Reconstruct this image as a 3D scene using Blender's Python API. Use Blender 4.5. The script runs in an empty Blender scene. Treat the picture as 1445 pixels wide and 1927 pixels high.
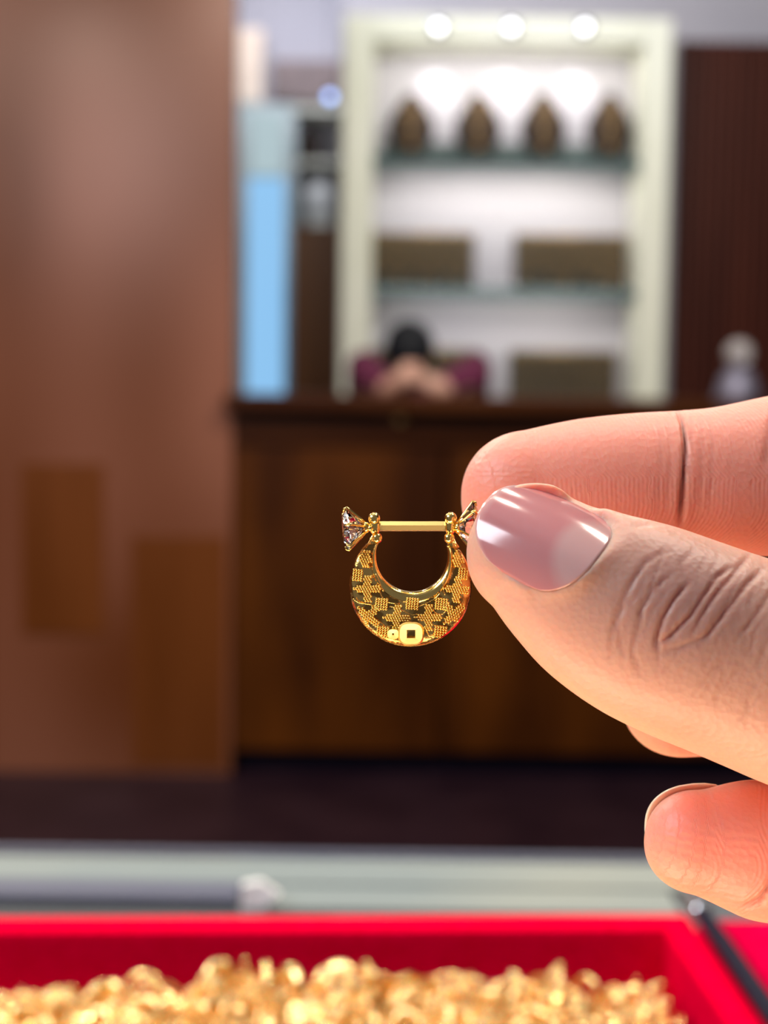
import bpy, bmesh, math, random
import numpy as np
from mathutils import Vector, Matrix, Euler, noise
from mathutils.bvhtree import BVHTree
random.seed(7)
C = bpy.context.scene.collection
PI = math.pi
def R(d): return math.radians(d)

# ---------------------------------------------------------------- camera, world, lights
F = 2900.0; CX, CY = 722.5, 963.5
CAM = Vector((0, 0, 1.13))
cd = bpy.data.cameras.new('camera'); cam = bpy.data.objects.new('camera', cd); C.objects.link(cam)
cd.sensor_fit = 'HORIZONTAL'; cd.sensor_width = 36; cd.lens = 36 * F / 1445
cd.clip_start = 0.01; cd.clip_end = 60
MROT = Matrix.Rotation(R(90 - 4.5), 3, 'X') @ Matrix.Rotation(R(0.8), 3, 'Z')
cam.matrix_world = Matrix.Translation(CAM) @ MROT.to_4x4()
cd.dof.use_dof = True; cd.dof.focus_distance = 0.171; cd.dof.aperture_fstop = 26
cd.dof.aperture_blades = 0
sc = bpy.context.scene
sc.camera = cam
vs = sc.view_settings
vs.view_transform = 'Standard'; vs.look = 'None'; vs.gamma = 1; vs.exposure = 0.0; vs.use_curve_mapping = False
sc.cycles.use_denoising = True
sc.cycles.caustics_reflective = False; sc.cycles.caustics_refractive = False
sc.cycles.max_bounces = 8; sc.cycles.transparent_max_bounces = 8
sc.cycles.sample_clamp_indirect = 8

w = bpy.data.worlds.new('world'); sc.world = w; w.use_nodes = True
w.node_tree.nodes['Background'].inputs[0].default_value = (0.75, 0.75, 0.85, 1)
w.node_tree.nodes['Background'].inputs[1].default_value = 0.19

def ray(px, py): return MROT @ Vector(((px - CX) / F, -(py - CY) / F, -1.0))
def P(px, py, d): return CAM + ray(px, py) * d           # at optical depth d
def atY(px, py, Y):
    r = ray(px, py); return CAM + r * (Y / r.y)
def atZ(px, py, z):
    r = ray(px, py); return CAM + r * ((z - CAM.z) / r.z)
CR, CU, CB = MROT @ Vector((1, 0, 0)), MROT @ Vector((0, 1, 0)), MROT @ Vector((0, 0, 1))   # right, up, towards the viewer

def area(name, loc, target, sx, sy, power, col, shape='RECTANGLE', spread=180):
    l = bpy.data.lights.new(name, 'AREA'); l.shape = shape; l.size = sx
    if shape in ('RECTANGLE', 'ELLIPSE'): l.size_y = sy
    l.energy = power; l.color = col; l.spread = R(spread)
    o = bpy.data.objects.new(name, l); C.objects.link(o); o.location = loc
    o.rotation_euler = (Vector(target) - Vector(loc)).to_track_quat('-Z', 'Y').to_euler()
    return o
def spot(name, loc, target, power, col, ang=60, rad=0.03, blend=0.5):
    l = bpy.data.lights.new(name, 'SPOT'); l.energy = power; l.color = col; l.spot_size = R(ang)
    l.spot_blend = blend; l.shadow_soft_size = rad
    o = bpy.data.objects.new(name, l); C.objects.link(o); o.location = loc
    o.rotation_euler = (Vector(target) - Vector(loc)).to_track_quat('-Z', 'Y').to_euler()
    return o
HAND = P(1150, 1150, 0.172)
# cool ceiling panel above and a little behind the viewer
area('ceiling_panel_light', (-1.55, -0.45, 2.45), HAND, 1.2, 0.9, 50, (0.88, 0.92, 1.0))
# warm showcase strip in the glass counter below the hand
area('showcase_strip_light', (-0.02, 0.10, 0.945), HAND + Vector((0.0, 0.01, 0)), 0.22, 0.05, 0.72, (1.0, 0.67, 0.43))
area('counter_ceiling_light', (0.75, 0.45, 2.68), HAND, 0.4, 0.4, 16, (1.0, 0.88, 0.76))
# ceiling downlights over the near counter (hard, make the gold glitter)
for i, (x, y) in enumerate(((-0.55, 0.75), (0.1, 0.95), (0.6, 0.7), (-0.15, 0.35))):
    spot('downlight', (x, y, 2.7), (x * 0.2, 0.45, 0.95), 22, (1.0, 0.9, 0.76), 30, 0.015)
# downlights further into the shop
for x, y, p in ((-1.35, 1.9, 30), (-0.6, 2.6, 22), (-2.0, 2.6, 40), (0.7, 2.6, 16)):
    area('shop_downlight', (x, y, 2.68), (x, y, 0), 0.16, 0.16, p, (1.0, 0.86, 0.74), 'DISK')
area('aisle_light', (0.6, 3.2, 2.7), (0.6, 5.5, 1.8), 1.6, 0.3, 44, (1.0, 0.97, 0.86))
area('back_wall_light', (0.4, 5.2, 2.72), (0.9, 5.9, 2.5), 2.2, 0.2, 6, (0.85, 0.88, 1.0))

# ---------------------------------------------------------------- materials
def mat(name, col, rough=0.5, metal=0.0, **kw):
    m = bpy.data.materials.new(name); m.use_nodes = True
    b = m.node_tree.nodes['Principled BSDF']
    b.inputs['Base Color'].default_value = (*col, 1); b.inputs['Roughness'].default_value = rough
    b.inputs['Metallic'].default_value = metal
    for k, v in kw.items():
        k = k.replace('_', ' ')
        b.inputs[k].default_value = v
    return m
def nd(m, t, **kw):
    n = m.node_tree.nodes.new(t)
    for k, v in kw.items():
        if k.startswith('i_'): n.inputs[k[2:].replace('_', ' ')].default_value = v
        else: setattr(n, k, v)
    return n
def lk(m, a, b): m.node_tree.links.new(a, b)
def pb(m): return m.node_tree.nodes['Principled BSDF']
def noise_color(m, c1, c2, scale=(5, 5, 5), nscale=1.0, detail=3, lo=0.35, hi=0.65, bump=0, bdist=0.001):
    tc = nd(m, 'ShaderNodeTexCoord'); mp = nd(m, 'ShaderNodeMapping'); mp.inputs['Scale'].default_value = scale
    n = nd(m, 'ShaderNodeTexNoise'); n.inputs['Scale'].default_value = nscale; n.inputs['Detail'].default_value = detail
    r = nd(m, 'ShaderNodeValToRGB'); r.color_ramp.elements[0].position = lo; r.color_ramp.elements[1].position = hi
    r.color_ramp.elements[0].color = (*c1, 1); r.color_ramp.elements[1].color = (*c2, 1)
    lk(m, tc.outputs['Object'], mp.inputs[0]); lk(m, mp.outputs[0], n.inputs[0]); lk(m, n.outputs[0], r.inputs[0])
    lk(m, r.outputs[0], pb(m).inputs['Base Color'])
    if bump:
        b = nd(m, 'ShaderNodeBump'); b.inputs['Strength'].default_value = bump; b.inputs['Distance'].default_value = bdist
        lk(m, n.outputs[0], b.inputs['Height']); lk(m, b.outputs[0], pb(m).inputs['Normal'])
    return m
def emit(name, col, s):
    m = mat(name, (0.02, 0.02, 0.02)); pb(m).inputs['Emission Color'].default_value = (*col, 1)
    pb(m).inputs['Emission Strength'].default_value = s; return m

M = {}
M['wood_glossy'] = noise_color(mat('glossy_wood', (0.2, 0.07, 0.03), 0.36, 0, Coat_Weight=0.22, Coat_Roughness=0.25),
                               (0.11, 0.028, 0.005), (0.20, 0.072, 0.040), (1.5, 1.5, 0.9), 1.7, 0, 0.3, 0.7)  # broad noise puts soft mottled reflections into the wood colour
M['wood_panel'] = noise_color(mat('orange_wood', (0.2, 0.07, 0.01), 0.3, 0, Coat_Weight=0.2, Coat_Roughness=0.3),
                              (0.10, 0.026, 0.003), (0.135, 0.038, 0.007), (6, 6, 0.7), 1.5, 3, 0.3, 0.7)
M['passage'] = noise_color(mat('passage_wood', (0.2, 0.07, 0.01), 0.4), (0.20, 0.065, 0.012), (0.26, 0.09, 0.02), (6, 6, 0.7), 1.5, 3)
M['wood_counter'] = noise_color(mat('counter_wood', (0.05, 0.015, 0.004), 0.35), (0.030, 0.007, 0.0008), (0.085, 0.023, 0.002), (3, 3, 0.8), 1.4, 3)
M['wood_top'] = noise_color(mat('counter_top_wood', (0.05, 0.015, 0.004), 0.3), (0.035, 0.009, 0.002), (0.055, 0.016, 0.004), (1, 6, 6), 2, 3)
M['wood_slat'] = noise_color(mat('slat_wood', (0.05, 0.015, 0.004), 0.5), (0.045, 0.008, 0.004), (0.07, 0.014, 0.007), (8, 8, 0.7), 1.4, 3)
M['floor'] = noise_color(mat('dark_floor', (0.02, 0.01, 0.015), 0.35), (0.012, 0.005, 0.009), (0.020, 0.009, 0.014), (2, 2, 2), 2, 2)
M['grey_wall'] = noise_color(mat('grey_wall', (0.4, 0.4, 0.45), 0.8), (0.36, 0.35, 0.41), (0.44, 0.42, 0.47), (1, 1, 1), 1, 2)
M['ceiling'] = noise_color(mat('ceiling_paint', (0.6, 0.6, 0.6), 0.8), (0.55, 0.55, 0.58), (0.6, 0.6, 0.62))
M['white'] = noise_color(mat('cream_white', (0.8, 0.8, 0.7), 0.4), (0.72, 0.73, 0.6), (0.8, 0.8, 0.7), (2, 2, 2))
M['white_in'] = noise_color(mat('cabinet_lining', (0.8, 0.8, 0.75), 0.7), (0.68, 0.66, 0.49), (0.73, 0.71, 0.56), (2, 2, 2))
M['dark_display'] = noise_color(mat('dark_velvet', (0.03, 0.015, 0.01), 0.8), (0.012, 0.005, 0.003), (0.028, 0.012, 0.006), (20, 20, 20))
M['tray_dark'] = noise_color(mat('dark_tray_cloth', (0.03, 0.03, 0.02), 0.8), (0.018, 0.016, 0.013), (0.036, 0.031, 0.024), (20, 20, 20))
M['teal_glass'] = mat('shelf_glass', (0.25, 0.42, 0.42), 0.08, 0, Transmission_Weight=0.75, IOR=1.45)
M['red'] = noise_color(mat('red_velvet', (0.75, 0.0, 0.03), 0.75, 0, Sheen_Weight=0.0, Sheen_Roughness=0.4),
                       (0.66, 0.0, 0.020), (0.76, 0.0, 0.032), (60, 60, 60), 4, 4, 0.3, 0.7, 0.25, 0.0004)
pb(M['red']).inputs['Sheen Tint'].default_value = (1, 0.05, 0.2, 1)
M['red_b'] = noise_color(mat('crimson_velvet', (0.6, 0.0, 0.05), 0.8), (0.5, 0.0, 0.035), (0.6, 0.001, 0.05), (60, 60, 60), 4, 4)
M['alu'] = noise_color(mat('brushed_aluminium', (0.6, 0.62, 0.6), 0.35, 1.0), (0.55, 0.6, 0.6), (0.68, 0.7, 0.62), (3, 60, 60))
M['glass'] = mat('counter_glass', (0.8, 0.9, 0.9), 0.02, 0, Transmission_Weight=0.9, IOR=1.5)
M['case_cloth'] = noise_color(mat('grey_case_lining', (0.3, 0.34, 0.36), 0.8), (0.20, 0.25, 0.30), (0.28, 0.33, 0.36), (5, 5, 5))
M['pale_cloth'] = noise_color(mat('pale_case_lining', (0.5, 0.52, 0.48), 0.8), (0.18, 0.22, 0.22), (0.27, 0.29, 0.25), (5, 5, 5))
M['navy_pad'] = noise_color(mat('navy_pad', (0.05, 0.06, 0.1), 0.6), (0.055, 0.065, 0.11), (0.09, 0.10, 0.14), (5, 5, 5))
M['silver'] = mat('silver', (0.75, 0.77, 0.82), 0.22, 1.0)
M['navy'] = mat('navy_lacquer', (0.004, 0.005, 0.017), 0.5, 0, Specular_IOR_Level=0.1)
M['paper'] = noise_color(mat('white_tag', (0.8, 0.8, 0.8), 0.6), (0.74, 0.76, 0.76), (0.82, 0.83, 0.82), (9, 9, 9))
M['hair'] = noise_color(mat('black_hair', (0.01, 0.01, 0.012), 0.5), (0.006, 0.007, 0.010), (0.014, 0.015, 0.02), (60, 60, 9))
M['maroon'] = noise_color(mat('maroon_cloth', (0.12, 0.01, 0.04), 0.9), (0.085, 0.006, 0.035), (0.12, 0.01, 0.05), (9, 9, 9))
M['trousers'] = noise_color(mat('dark_cloth', (0.02, 0.02, 0.025), 0.9), (0.015, 0.015, 0.02), (0.025, 0.025, 0.03), (9, 9, 9))
M['far_skin'] = noise_color(mat('skin_far', (0.5, 0.27, 0.2), 0.5), (0.46, 0.25, 0.19), (0.54, 0.30, 0.23), (9, 9, 9))
M['downlight'] = emit('lamp_glow', (0.97, 0.97, 1.0), 7)
M['blue_lamp'] = emit('blue_lamp_glow', (0.32, 0.50, 1.0), 4.5)
M['blue_panel'] = emit('blue_light_panel', (0.29, 0.60, 0.95), 0.92)
M['pale_panel'] = emit('pale_light_panel', (0.48, 0.62, 0.66), 0.85)

for k_ in ('wood_glossy', 'wood_panel', 'wood_counter', 'wood_top', 'wood_slat', 'floor', 'red', 'red_b', 'hair'):
    pb(M[k_]).inputs['Specular IOR Level'].default_value = {'wood_glossy': 0.3, 'red': 0.0, 'red_b': 0.0}.get(k_, 0.15)

def gold(name, col, rough, bump=0.0, scale=300, bd=0.0002):
    m = mat(name, col, rough, 1.0)
    tc = nd(m, 'ShaderNodeTexCoord')
    n = nd(m, 'ShaderNodeTexNoise'); n.inputs['Scale'].default_value = scale; n.inputs['Detail'].default_value = 3
    lk(m, tc.outputs['Object'], n.inputs[0])
    mr = nd(m, 'ShaderNodeMapRange'); mr.inputs['To Min'].default_value = rough * 0.6; mr.inputs['To Max'].default_value = rough * 1.4
    lk(m, n.outputs[0], mr.inputs[0]); lk(m, mr.outputs[0], pb(m).inputs['Roughness'])
    if bump:
        b = nd(m, 'ShaderNodeBump'); b.inputs['Strength'].default_value = bump; b.inputs['Distance'].default_value = bd
        lk(m, n.outputs[0], b.inputs['Height']); lk(m, b.outputs[0], pb(m).inputs['Normal'])
    return m
M['gold'] = gold('polished_gold', (1.0, 0.68, 0.20), 0.16, 0.15, 700, 0.0001)
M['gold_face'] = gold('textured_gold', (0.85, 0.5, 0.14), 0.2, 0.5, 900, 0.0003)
def gap_shade(m):  # noise patches paint the dark openwork gaps and reflections into the plate colour
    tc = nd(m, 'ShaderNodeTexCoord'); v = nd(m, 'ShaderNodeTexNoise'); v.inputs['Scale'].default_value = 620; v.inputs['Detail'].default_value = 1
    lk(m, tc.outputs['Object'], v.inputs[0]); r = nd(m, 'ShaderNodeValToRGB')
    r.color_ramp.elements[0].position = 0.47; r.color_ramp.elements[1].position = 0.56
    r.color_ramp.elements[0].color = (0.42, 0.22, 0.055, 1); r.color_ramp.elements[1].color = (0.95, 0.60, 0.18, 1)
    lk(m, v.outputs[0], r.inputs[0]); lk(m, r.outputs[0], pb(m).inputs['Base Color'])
gap_shade(M['gold_face'])
M['gold_coin'] = gold('coin_gold', (1.0, 0.80, 0.30), 0.42)
M['gold_bead'] = gold('granulated_gold', (1.0, 0.63, 0.15), 0.25)
M['gold_tray'] = gold('tray_gold', (1.0, 0.70, 0.31), 0.13, 0.3, 700, 0.0005)
M['gold_dim'] = gold('dim_gold', (0.42, 0.26, 0.10), 0.4)
M['crystal'] = mat('clear_stone', (1, 0.97, 0.96), 0.0, 0, Transmission_Weight=1.0, IOR=1.9)

# skin: colour comes from per-vertex 'pad' (pinker palm side) and 'crease' (painted wrinkle shade) masks, ridges from bump
def skin():
    m = mat('skin', (0.7, 0.42, 0.32), 0.45)
    b = pb(m)
    tc = nd(m, 'ShaderNodeTexCoord')
    pad = nd(m, 'ShaderNodeAttribute', attribute_name='pad'); crs = nd(m, 'ShaderNodeAttribute', attribute_name='crease')
    dor = nd(m, 'ShaderNodeAttribute', attribute_name='dorsal')
    n1 = nd(m, 'ShaderNodeTexNoise'); n1.inputs['Scale'].default_value = 130; n1.inputs['Detail'].default_value = 4
    lk(m, tc.outputs['Object'], n1.inputs[0])
    base = nd(m, 'ShaderNodeMix', data_type='RGBA'); base.inputs[6].default_value = (0.58, 0.31, 0.22, 1); base.inputs[7].default_value = (0.70, 0.40, 0.30, 1)
    lk(m, n1.outputs[0], base.inputs[0])
    p = nd(m, 'ShaderNodeMix', data_type='RGBA'); p.inputs[7].default_value = (0.82, 0.285, 0.205, 1)
    lk(m, pad.outputs['Fac'], p.inputs[0]); lk(m, base.outputs[2], p.inputs[6])
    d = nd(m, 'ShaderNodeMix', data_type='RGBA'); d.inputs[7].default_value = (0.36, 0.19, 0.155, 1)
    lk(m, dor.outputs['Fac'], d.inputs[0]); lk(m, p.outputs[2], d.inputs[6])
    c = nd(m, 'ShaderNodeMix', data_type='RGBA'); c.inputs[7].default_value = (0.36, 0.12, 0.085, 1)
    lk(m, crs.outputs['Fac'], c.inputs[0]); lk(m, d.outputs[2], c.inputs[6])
    lk(m, c.outputs[2], b.inputs['Base Color'])
    b.inputs['Subsurface Weight'].default_value = 0.75
    b.inputs['Subsurface Radius'].default_value = (1.0, 0.28, 0.15)
    b.inputs['Subsurface Scale'].default_value = 0.0035
    b.inputs['Specular IOR Level'].default_value = 0.35
    # friction ridges on the pads
    uvn = nd(m, 'ShaderNodeAttribute', attribute_name='ridge')
    sn = nd(m, 'ShaderNodeMath', operation='SINE'); lk(m, uvn.outputs['Fac'], sn.inputs[0])
    n3 = nd(m, 'ShaderNodeTexNoise'); n3.inputs['Scale'].default_value = 260; n3.inputs['Detail'].default_value = 2
    lk(m, tc.outputs['Object'], n3.inputs[0])
    mk = nd(m, 'ShaderNodeMath', operation='MULTIPLY'); lk(m, pad.outputs['Fac'], mk.inputs[0]); lk(m, n3.outputs[0], mk.inputs[1])
    mu = nd(m, 'ShaderNodeMath', operation='MULTIPLY'); lk(m, sn.outputs[0], mu.inputs[0]); lk(m, mk.outputs[0], mu.inputs[1])
    b1 = nd(m, 'ShaderNodeBump'); b1.inputs['Strength'].default_value = 0.45; b1.inputs['Distance'].default_value = 0.00006
    lk(m, mu.outputs[0], b1.inputs['Height'])
    # fine skin texture
    v = nd(m, 'ShaderNodeTexVoronoi'); v.inputs['Scale'].default_value = 1500; lk(m, tc.outputs['Object'], v.inputs[0])
    n2 = nd(m, 'ShaderNodeTexNoise'); n2.inputs['Scale'].default_value = 900; n2.inputs['Detail'].default_value = 5; lk(m, tc.outputs['Object'], n2.inputs[0])
    ad = nd(m, 'ShaderNodeMath', operation='ADD'); lk(m, v.outputs[0], ad.inputs[0]); lk(m, n2.outputs[0], ad.inputs[1])
    b2 = nd(m, 'ShaderNodeBump'); b2.inputs['Strength'].default_value = 0.5; b2.inputs['Distance'].default_value = 0.0001
    lk(m, ad.outputs[0], b2.inputs['Height']); lk(m, b1.outputs[0], b2.inputs['Normal'])
    lk(m, b2.outputs[0], b.inputs['Normal'])
    return m
M['skin'] = skin()
def nailmat():
    m = mat('nail', (0.75, 0.42, 0.40), 0.13, 0, Coat_Weight=0.6, Coat_Roughness=0.11)
    a = nd(m, 'ShaderNodeAttribute', attribute_name='tone')     # 0 bed, 1 lunula / free edge
    c = nd(m, 'ShaderNodeMix', data_type='RGBA'); c.inputs[6].default_value = (0.50, 0.19, 0.19, 1); c.inputs[7].default_value = (0.58, 0.36, 0.33, 1)
    lk(m, a.outputs['Fac'], c.inputs[0]); lk(m, c.outputs[2], pb(m).inputs['Base Color'])
    pb(m).inputs['Subsurface Weight'].default_value = 0.4
    pb(m).inputs['Subsurface Radius'].default_value = (1.0, 0.35, 0.25); pb(m).inputs['Subsurface Scale'].default_value = 0.0015
    return m
M['nail'] = nailmat()
M['nail_edge'] = mat('nail_free_edge', (0.85, 0.66, 0.5), 0.3, 0, Subsurface_Weight=0.4, Subsurface_Scale=0.001)

# ---------------------------------------------------------------- builders
def obj(name, bm, m, parent=None, smooth=False, loc=None):
    if isinstance(bm, bmesh.types.BMesh):
        me = bpy.data.meshes.new(name); bmesh.ops.recalc_face_normals(bm, faces=bm.faces[:]); bm.to_mesh(me); bm.free()
    else: me = bm
    if m: me.materials.append(m)
    if smooth: me.polygons.foreach_set('use_smooth', [True] * len(me.polygons))
    o = bpy.data.objects.new(name, me); C.objects.link(o)
    if loc is not None: o.location = loc
    if parent: o.parent = parent
    return o
def recenter(o):
    """move a mesh's origin to its base centre"""
    me = o.data; co = np.empty(len(me.vertices) * 3); me.vertices.foreach_get('co', co); co = co.reshape(-1, 3)
    c = (co.min(0) + co.max(0)) / 2; c[2] = co[:, 2].min()
    me.vertices.foreach_set('co', (co - c).ravel()); o.location = Vector(c); return o
def empty(name, loc):
    o = bpy.data.objects.new(name, None); C.objects.link(o); o.location = loc; o.empty_display_size = 0.01; return o
def adopt(root, o):
    """parent o (world-space mesh) to root, keep it in place"""
    o.parent = root; o.location = Vector(o.location) - root.matrix_basis.translation; return o
def tag(o, label=None, cat=None, group=None, kind=None):
    if label: o['label'] = label
    if cat: o['category'] = cat
    if group: o['group'] = group
    if kind: o['kind'] = kind
    return o
def box(bm, lo, hi, bev=0.0, mtx=None):
    t = bmesh.new(); bmesh.ops.create_cube(t, size=1)
    lo, hi = Vector(lo), Vector(hi)
    for v in t.verts: v.co = Vector(((lo[i] + hi[i]) / 2 + v.co[i] * (hi[i] - lo[i]) for i in range(3)))
    if bev: bmesh.ops.bevel(t, geom=t.edges[:], offset=bev, segments=2, affect='EDGES', profile=0.7)
    if mtx: bmesh.ops.transform(t, matrix=mtx, verts=t.verts[:])
    me = bpy.data.meshes.new('t'); t.to_mesh(me); t.free(); bm.from_mesh(me); bpy.data.meshes.remove(me)
def ball(bm, c, r, sub=2, sc=(1, 1, 1), mtx=None):
    mm = Matrix.Translation(c) @ (mtx if mtx else Matrix.Identity(4)) @ Matrix.Diagonal((*sc, 1))
    bmesh.ops.create_icosphere(bm, subdivisions=sub, radius=r, matrix=mm)
def tube(bm, pts, rad, n=10, caps=True, closed=False):
    pts = [Vector(p) for p in pts]
    if not isinstance(rad, (list, tuple)): rad = [rad] * len(pts)
    rings = []; up = None; m = len(pts)
    for i, p in enumerate(pts):
        if closed: t = (pts[(i + 1) % m] - pts[i - 1]).normalized()
        else: t = (pts[min(i + 1, m - 1)] - pts[max(i - 1, 0)]).normalized()
        if up is None: up = t.orthogonal().normalized()
        up = (up - t * up.dot(t)).normalized(); s = t.cross(up)
        rings.append([bm.verts.new(p + (up * math.cos(2 * PI * k / n) + s * math.sin(2 * PI * k / n)) * rad[i]) for k in range(n)])
    for i in range(m if closed else m - 1):
        a, b = rings[i], rings[(i + 1) % m]
        for k in range(n): bm.faces.new((a[k], a[(k + 1) % n], b[(k + 1) % n], b[k]))
    if caps and not closed: bm.faces.new(rings[0]); bm.faces.new(rings[-1][::-1])
def lathe(bm, prof, c, n=32, mtx=None):
    rings = []
    for r, z in prof:
        ring = []
        for k in range(n):
            v = Vector((r * math.cos(2 * PI * k / n), r * math.sin(2 * PI * k / n), z))
            if mtx: v = mtx @ v
            ring.append(bm.verts.new(Vector(c) + v))
        rings.append(ring)
    for a, b in zip(rings, rings[1:]):
        for k in range(n): bm.faces.new((a[k], a[(k + 1) % n], b[(k + 1) % n], b[k]))
    bm.faces.new(rings[0][::-1]); bm.faces.new(rings[-1])
def cat_rom(A, n):
    A = [np.array(a, float) for a in A]; A = [2 * A[0] - A[1]] + A + [2 * A[-1] - A[-2]]; out = []
    for i in range(1, len(A) - 2):
        p0, p1, p2, p3 = A[i - 1:i + 3]
        for k in range(n):
            t = k / n
            out.append(0.5 * ((2 * p1) + (-p0 + p2) * t + (2 * p0 - 5 * p1 + 4 * p2 - p3) * t * t + (-p0 + 3 * p1 - 3 * p2 + p3) * t ** 3))
    out.append(A[-2]); return out
def limb(bm, keys, side, n=6, seg=40, tipround=True, sq=2.0):
    """keys: (point, half width along side, half thickness), first key = the tip end. side = rough width axis."""
    arr = cat_rom([(*k[0], k[1], k[2]) for k in keys], n)
    rings = []
    for i, a in enumerate(arr):
        p = Vector(a[:3]); t = Vector(arr[min(i + 1, len(arr) - 1)][:3] - arr[max(i - 1, 0)][:3]).normalized()
        s = (side - t * side.dot(t)).normalized(); d = t.cross(s)
        ring = []
        for k in range(seg):
            c_, s_ = math.cos(2 * PI * k / seg), math.sin(2 * PI * k / seg)
            e = 2.0 / sq
            ring.append(bm.verts.new(p + s * (math.copysign(abs(c_) ** e, c_) * max(a[3], 1e-5)) + d * (math.copysign(abs(s_) ** e, s_) * max(a[4], 1e-5))))
        rings.append(ring)
    for a, b in zip(rings, rings[1:]):
        for k in range(seg): bm.faces.new((a[k], a[(k + 1) % seg], b[(k + 1) % seg], b[k]))
    bm.faces.new(rings[0][::-1]); bm.faces.new(rings[-1])
def remesh(bm, voxel, smooth=6, name='m'):
    bmesh.ops.recalc_face_normals(bm, faces=bm.faces[:])
    me = bpy.data.meshes.new(name); bm.to_mesh(me); bm.free()
    o = bpy.data.objects.new(name, me); C.objects.link(o)
    r = o.modifiers.new('r', 'REMESH'); r.mode = 'VOXEL'; r.voxel_size = voxel; r.use_smooth_shade = True
    s = o.modifiers.new('s', 'SMOOTH'); s.factor = 0.5; s.iterations = smooth
    dg = bpy.context.evaluated_depsgraph_get(); dg.update()
    out = bpy.data.meshes.new_from_object(o.evaluated_get(dg)); out.name = name
    bpy.data.objects.remove(o); return out
def union_parts(bms, voxel, smooth, name):
    """every part remeshed on its own first would lose the blend; join the closed shells and remesh once"""
    return remesh(bms, voxel, smooth, name)

# ---------------------------------------------------------------- setting
ZC = 3.15
b = bmesh.new(); box(b, (-3.2, -1.2, -0.05), (3.2, 9.2, 0)); tag(obj('floor', b, M['floor']), kind='structure')
b = bmesh.new(); box(b, (-3.2, -1.2, ZC), (3.2, 9.2, ZC + 0.05)); tag(obj('ceiling', b, M['ceiling']), kind='structure')
XL = atY(438, 740, 4.45).x
b = bmesh.new(); box(b, (3.1, -1.2, 0), (3.2, 9.2, ZC)); tag(obj('wall_right', b, M['wood_slat']), kind='structure')
b = bmesh.new(); box(b, (-3.2, -1.2, 0), (-3.1, 9.2, ZC)); tag(obj('wall_left', b, M['wood_panel']), kind='structure')
b = bmesh.new(); box(b, (-3.1, 9.1, 0), (3.1, 9.2, ZC)); tag(obj('wall_far', b, M['grey_wall']), kind='structure')
xb0 = atY(640, 400, 5.95).x
b = bmesh.new(); box(b, (xb0, 5.95, 0), (3.1, 6.05, ZC)); tag(obj('wall_back', b, M['grey_wall']), kind='structure')
# wooden wall to the left: slab with thin tinted inlays imitating mottled reflections
b = bmesh.new()
Yp = 4.45
def xat(px, Y=Yp, py=740): return atY(px, py, Y).x
def zat(py, Y=Yp, px=240): return atY(px, py, Y).z
panels = []
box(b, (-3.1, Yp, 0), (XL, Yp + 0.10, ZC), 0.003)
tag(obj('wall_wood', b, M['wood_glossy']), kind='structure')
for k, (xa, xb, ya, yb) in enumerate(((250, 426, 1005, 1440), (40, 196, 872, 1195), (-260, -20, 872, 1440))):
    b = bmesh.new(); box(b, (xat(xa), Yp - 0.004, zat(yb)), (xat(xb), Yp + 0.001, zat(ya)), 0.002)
    tag(obj('reflection_inlay_%d' % (k + 1), b, M['wood_panel']), kind='structure')
# slatted wood cladding on the right of the white cabinet
b = bmesh.new(); xr = atY(1272, 400, 5.9).x; zt = atY(1350, 78, 5.9).z
box(b, (xr, 5.92, 0), (3.1, 5.95, zt)); x = xr
while x < 3.05:
    box(b, (x, 5.885, 0), (x + 0.026, 5.92, zt), 0.003); x += 0.036
tag(obj('wall_slats', b, M['wood_slat']), kind='structure')
# brown wall of the passage behind the wooden panelling
b = bmesh.new(); x0, x1 = atY(548, 600, 6.6).x, atY(660, 600, 6.6).x
box(b, (x0, 6.6, 0), (x1 + 0.25, 6.66, atY(590, 425, 6.6).z)); tag(obj('wall_passage', b, M['passage']), kind='structure')

# ---------------------------------------------------------------- back counter
zc = atY(850, 746, 4.42).z
root = empty('shop_counter', (0.9, 4.7, 0))
x0, x1 = XL - 0.02, 3.0
b = bmesh.new(); box(b, (x0, 4.40, zc - 0.045), (x1, 4.95, zc), 0.006)
adopt(root, obj('counter_top', b, M['wood_top']))
b = bmesh.new(); box(b, (x0, 4.50, 0.06), (x1, 4.78, zc - 0.045)); adopt(root, obj('carcass', b, M['wood_counter']))
b = bmesh.new(); box(b, (x0, 4.53, 0), (x1, 4.75, 0.06)); adopt(root, obj('plinth', b, M['navy']))
b = bmesh.new(); box(b, (x0, 4.46, zc - 0.14), (x1, 4.50, zc - 0.045), 0.004); adopt(root, obj('apron', b, M['wood_top']))
xx = x0 + 0.02
while xx < x1 - 0.1:
    b = bmesh.new(); xe = min(xx + 0.62, x1)
    box(b, (xx, 4.475, 0.07), (xe - 0.012, 4.50, zc - 0.145), 0.003)
    fr = adopt(root, obj('front_panel', b, M['wood_counter']))
    xx = xe
b = bmesh.new(); kp = atY(755, 788, 4.455); lathe(b, [(0.0, 0.02), (0.018, 0.018), (0.022, 0.008), (0.012, 0.0), (0.001, -0.004)], kp, 20, Matrix.Rotation(R(90), 3, 'X'))
adopt(root, obj('lock_plate', b, M['gold_dim'], smooth=True))
tag(root, 'long dark brown wooden counter across the shop in front of the white cabinet', 'counter')

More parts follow.
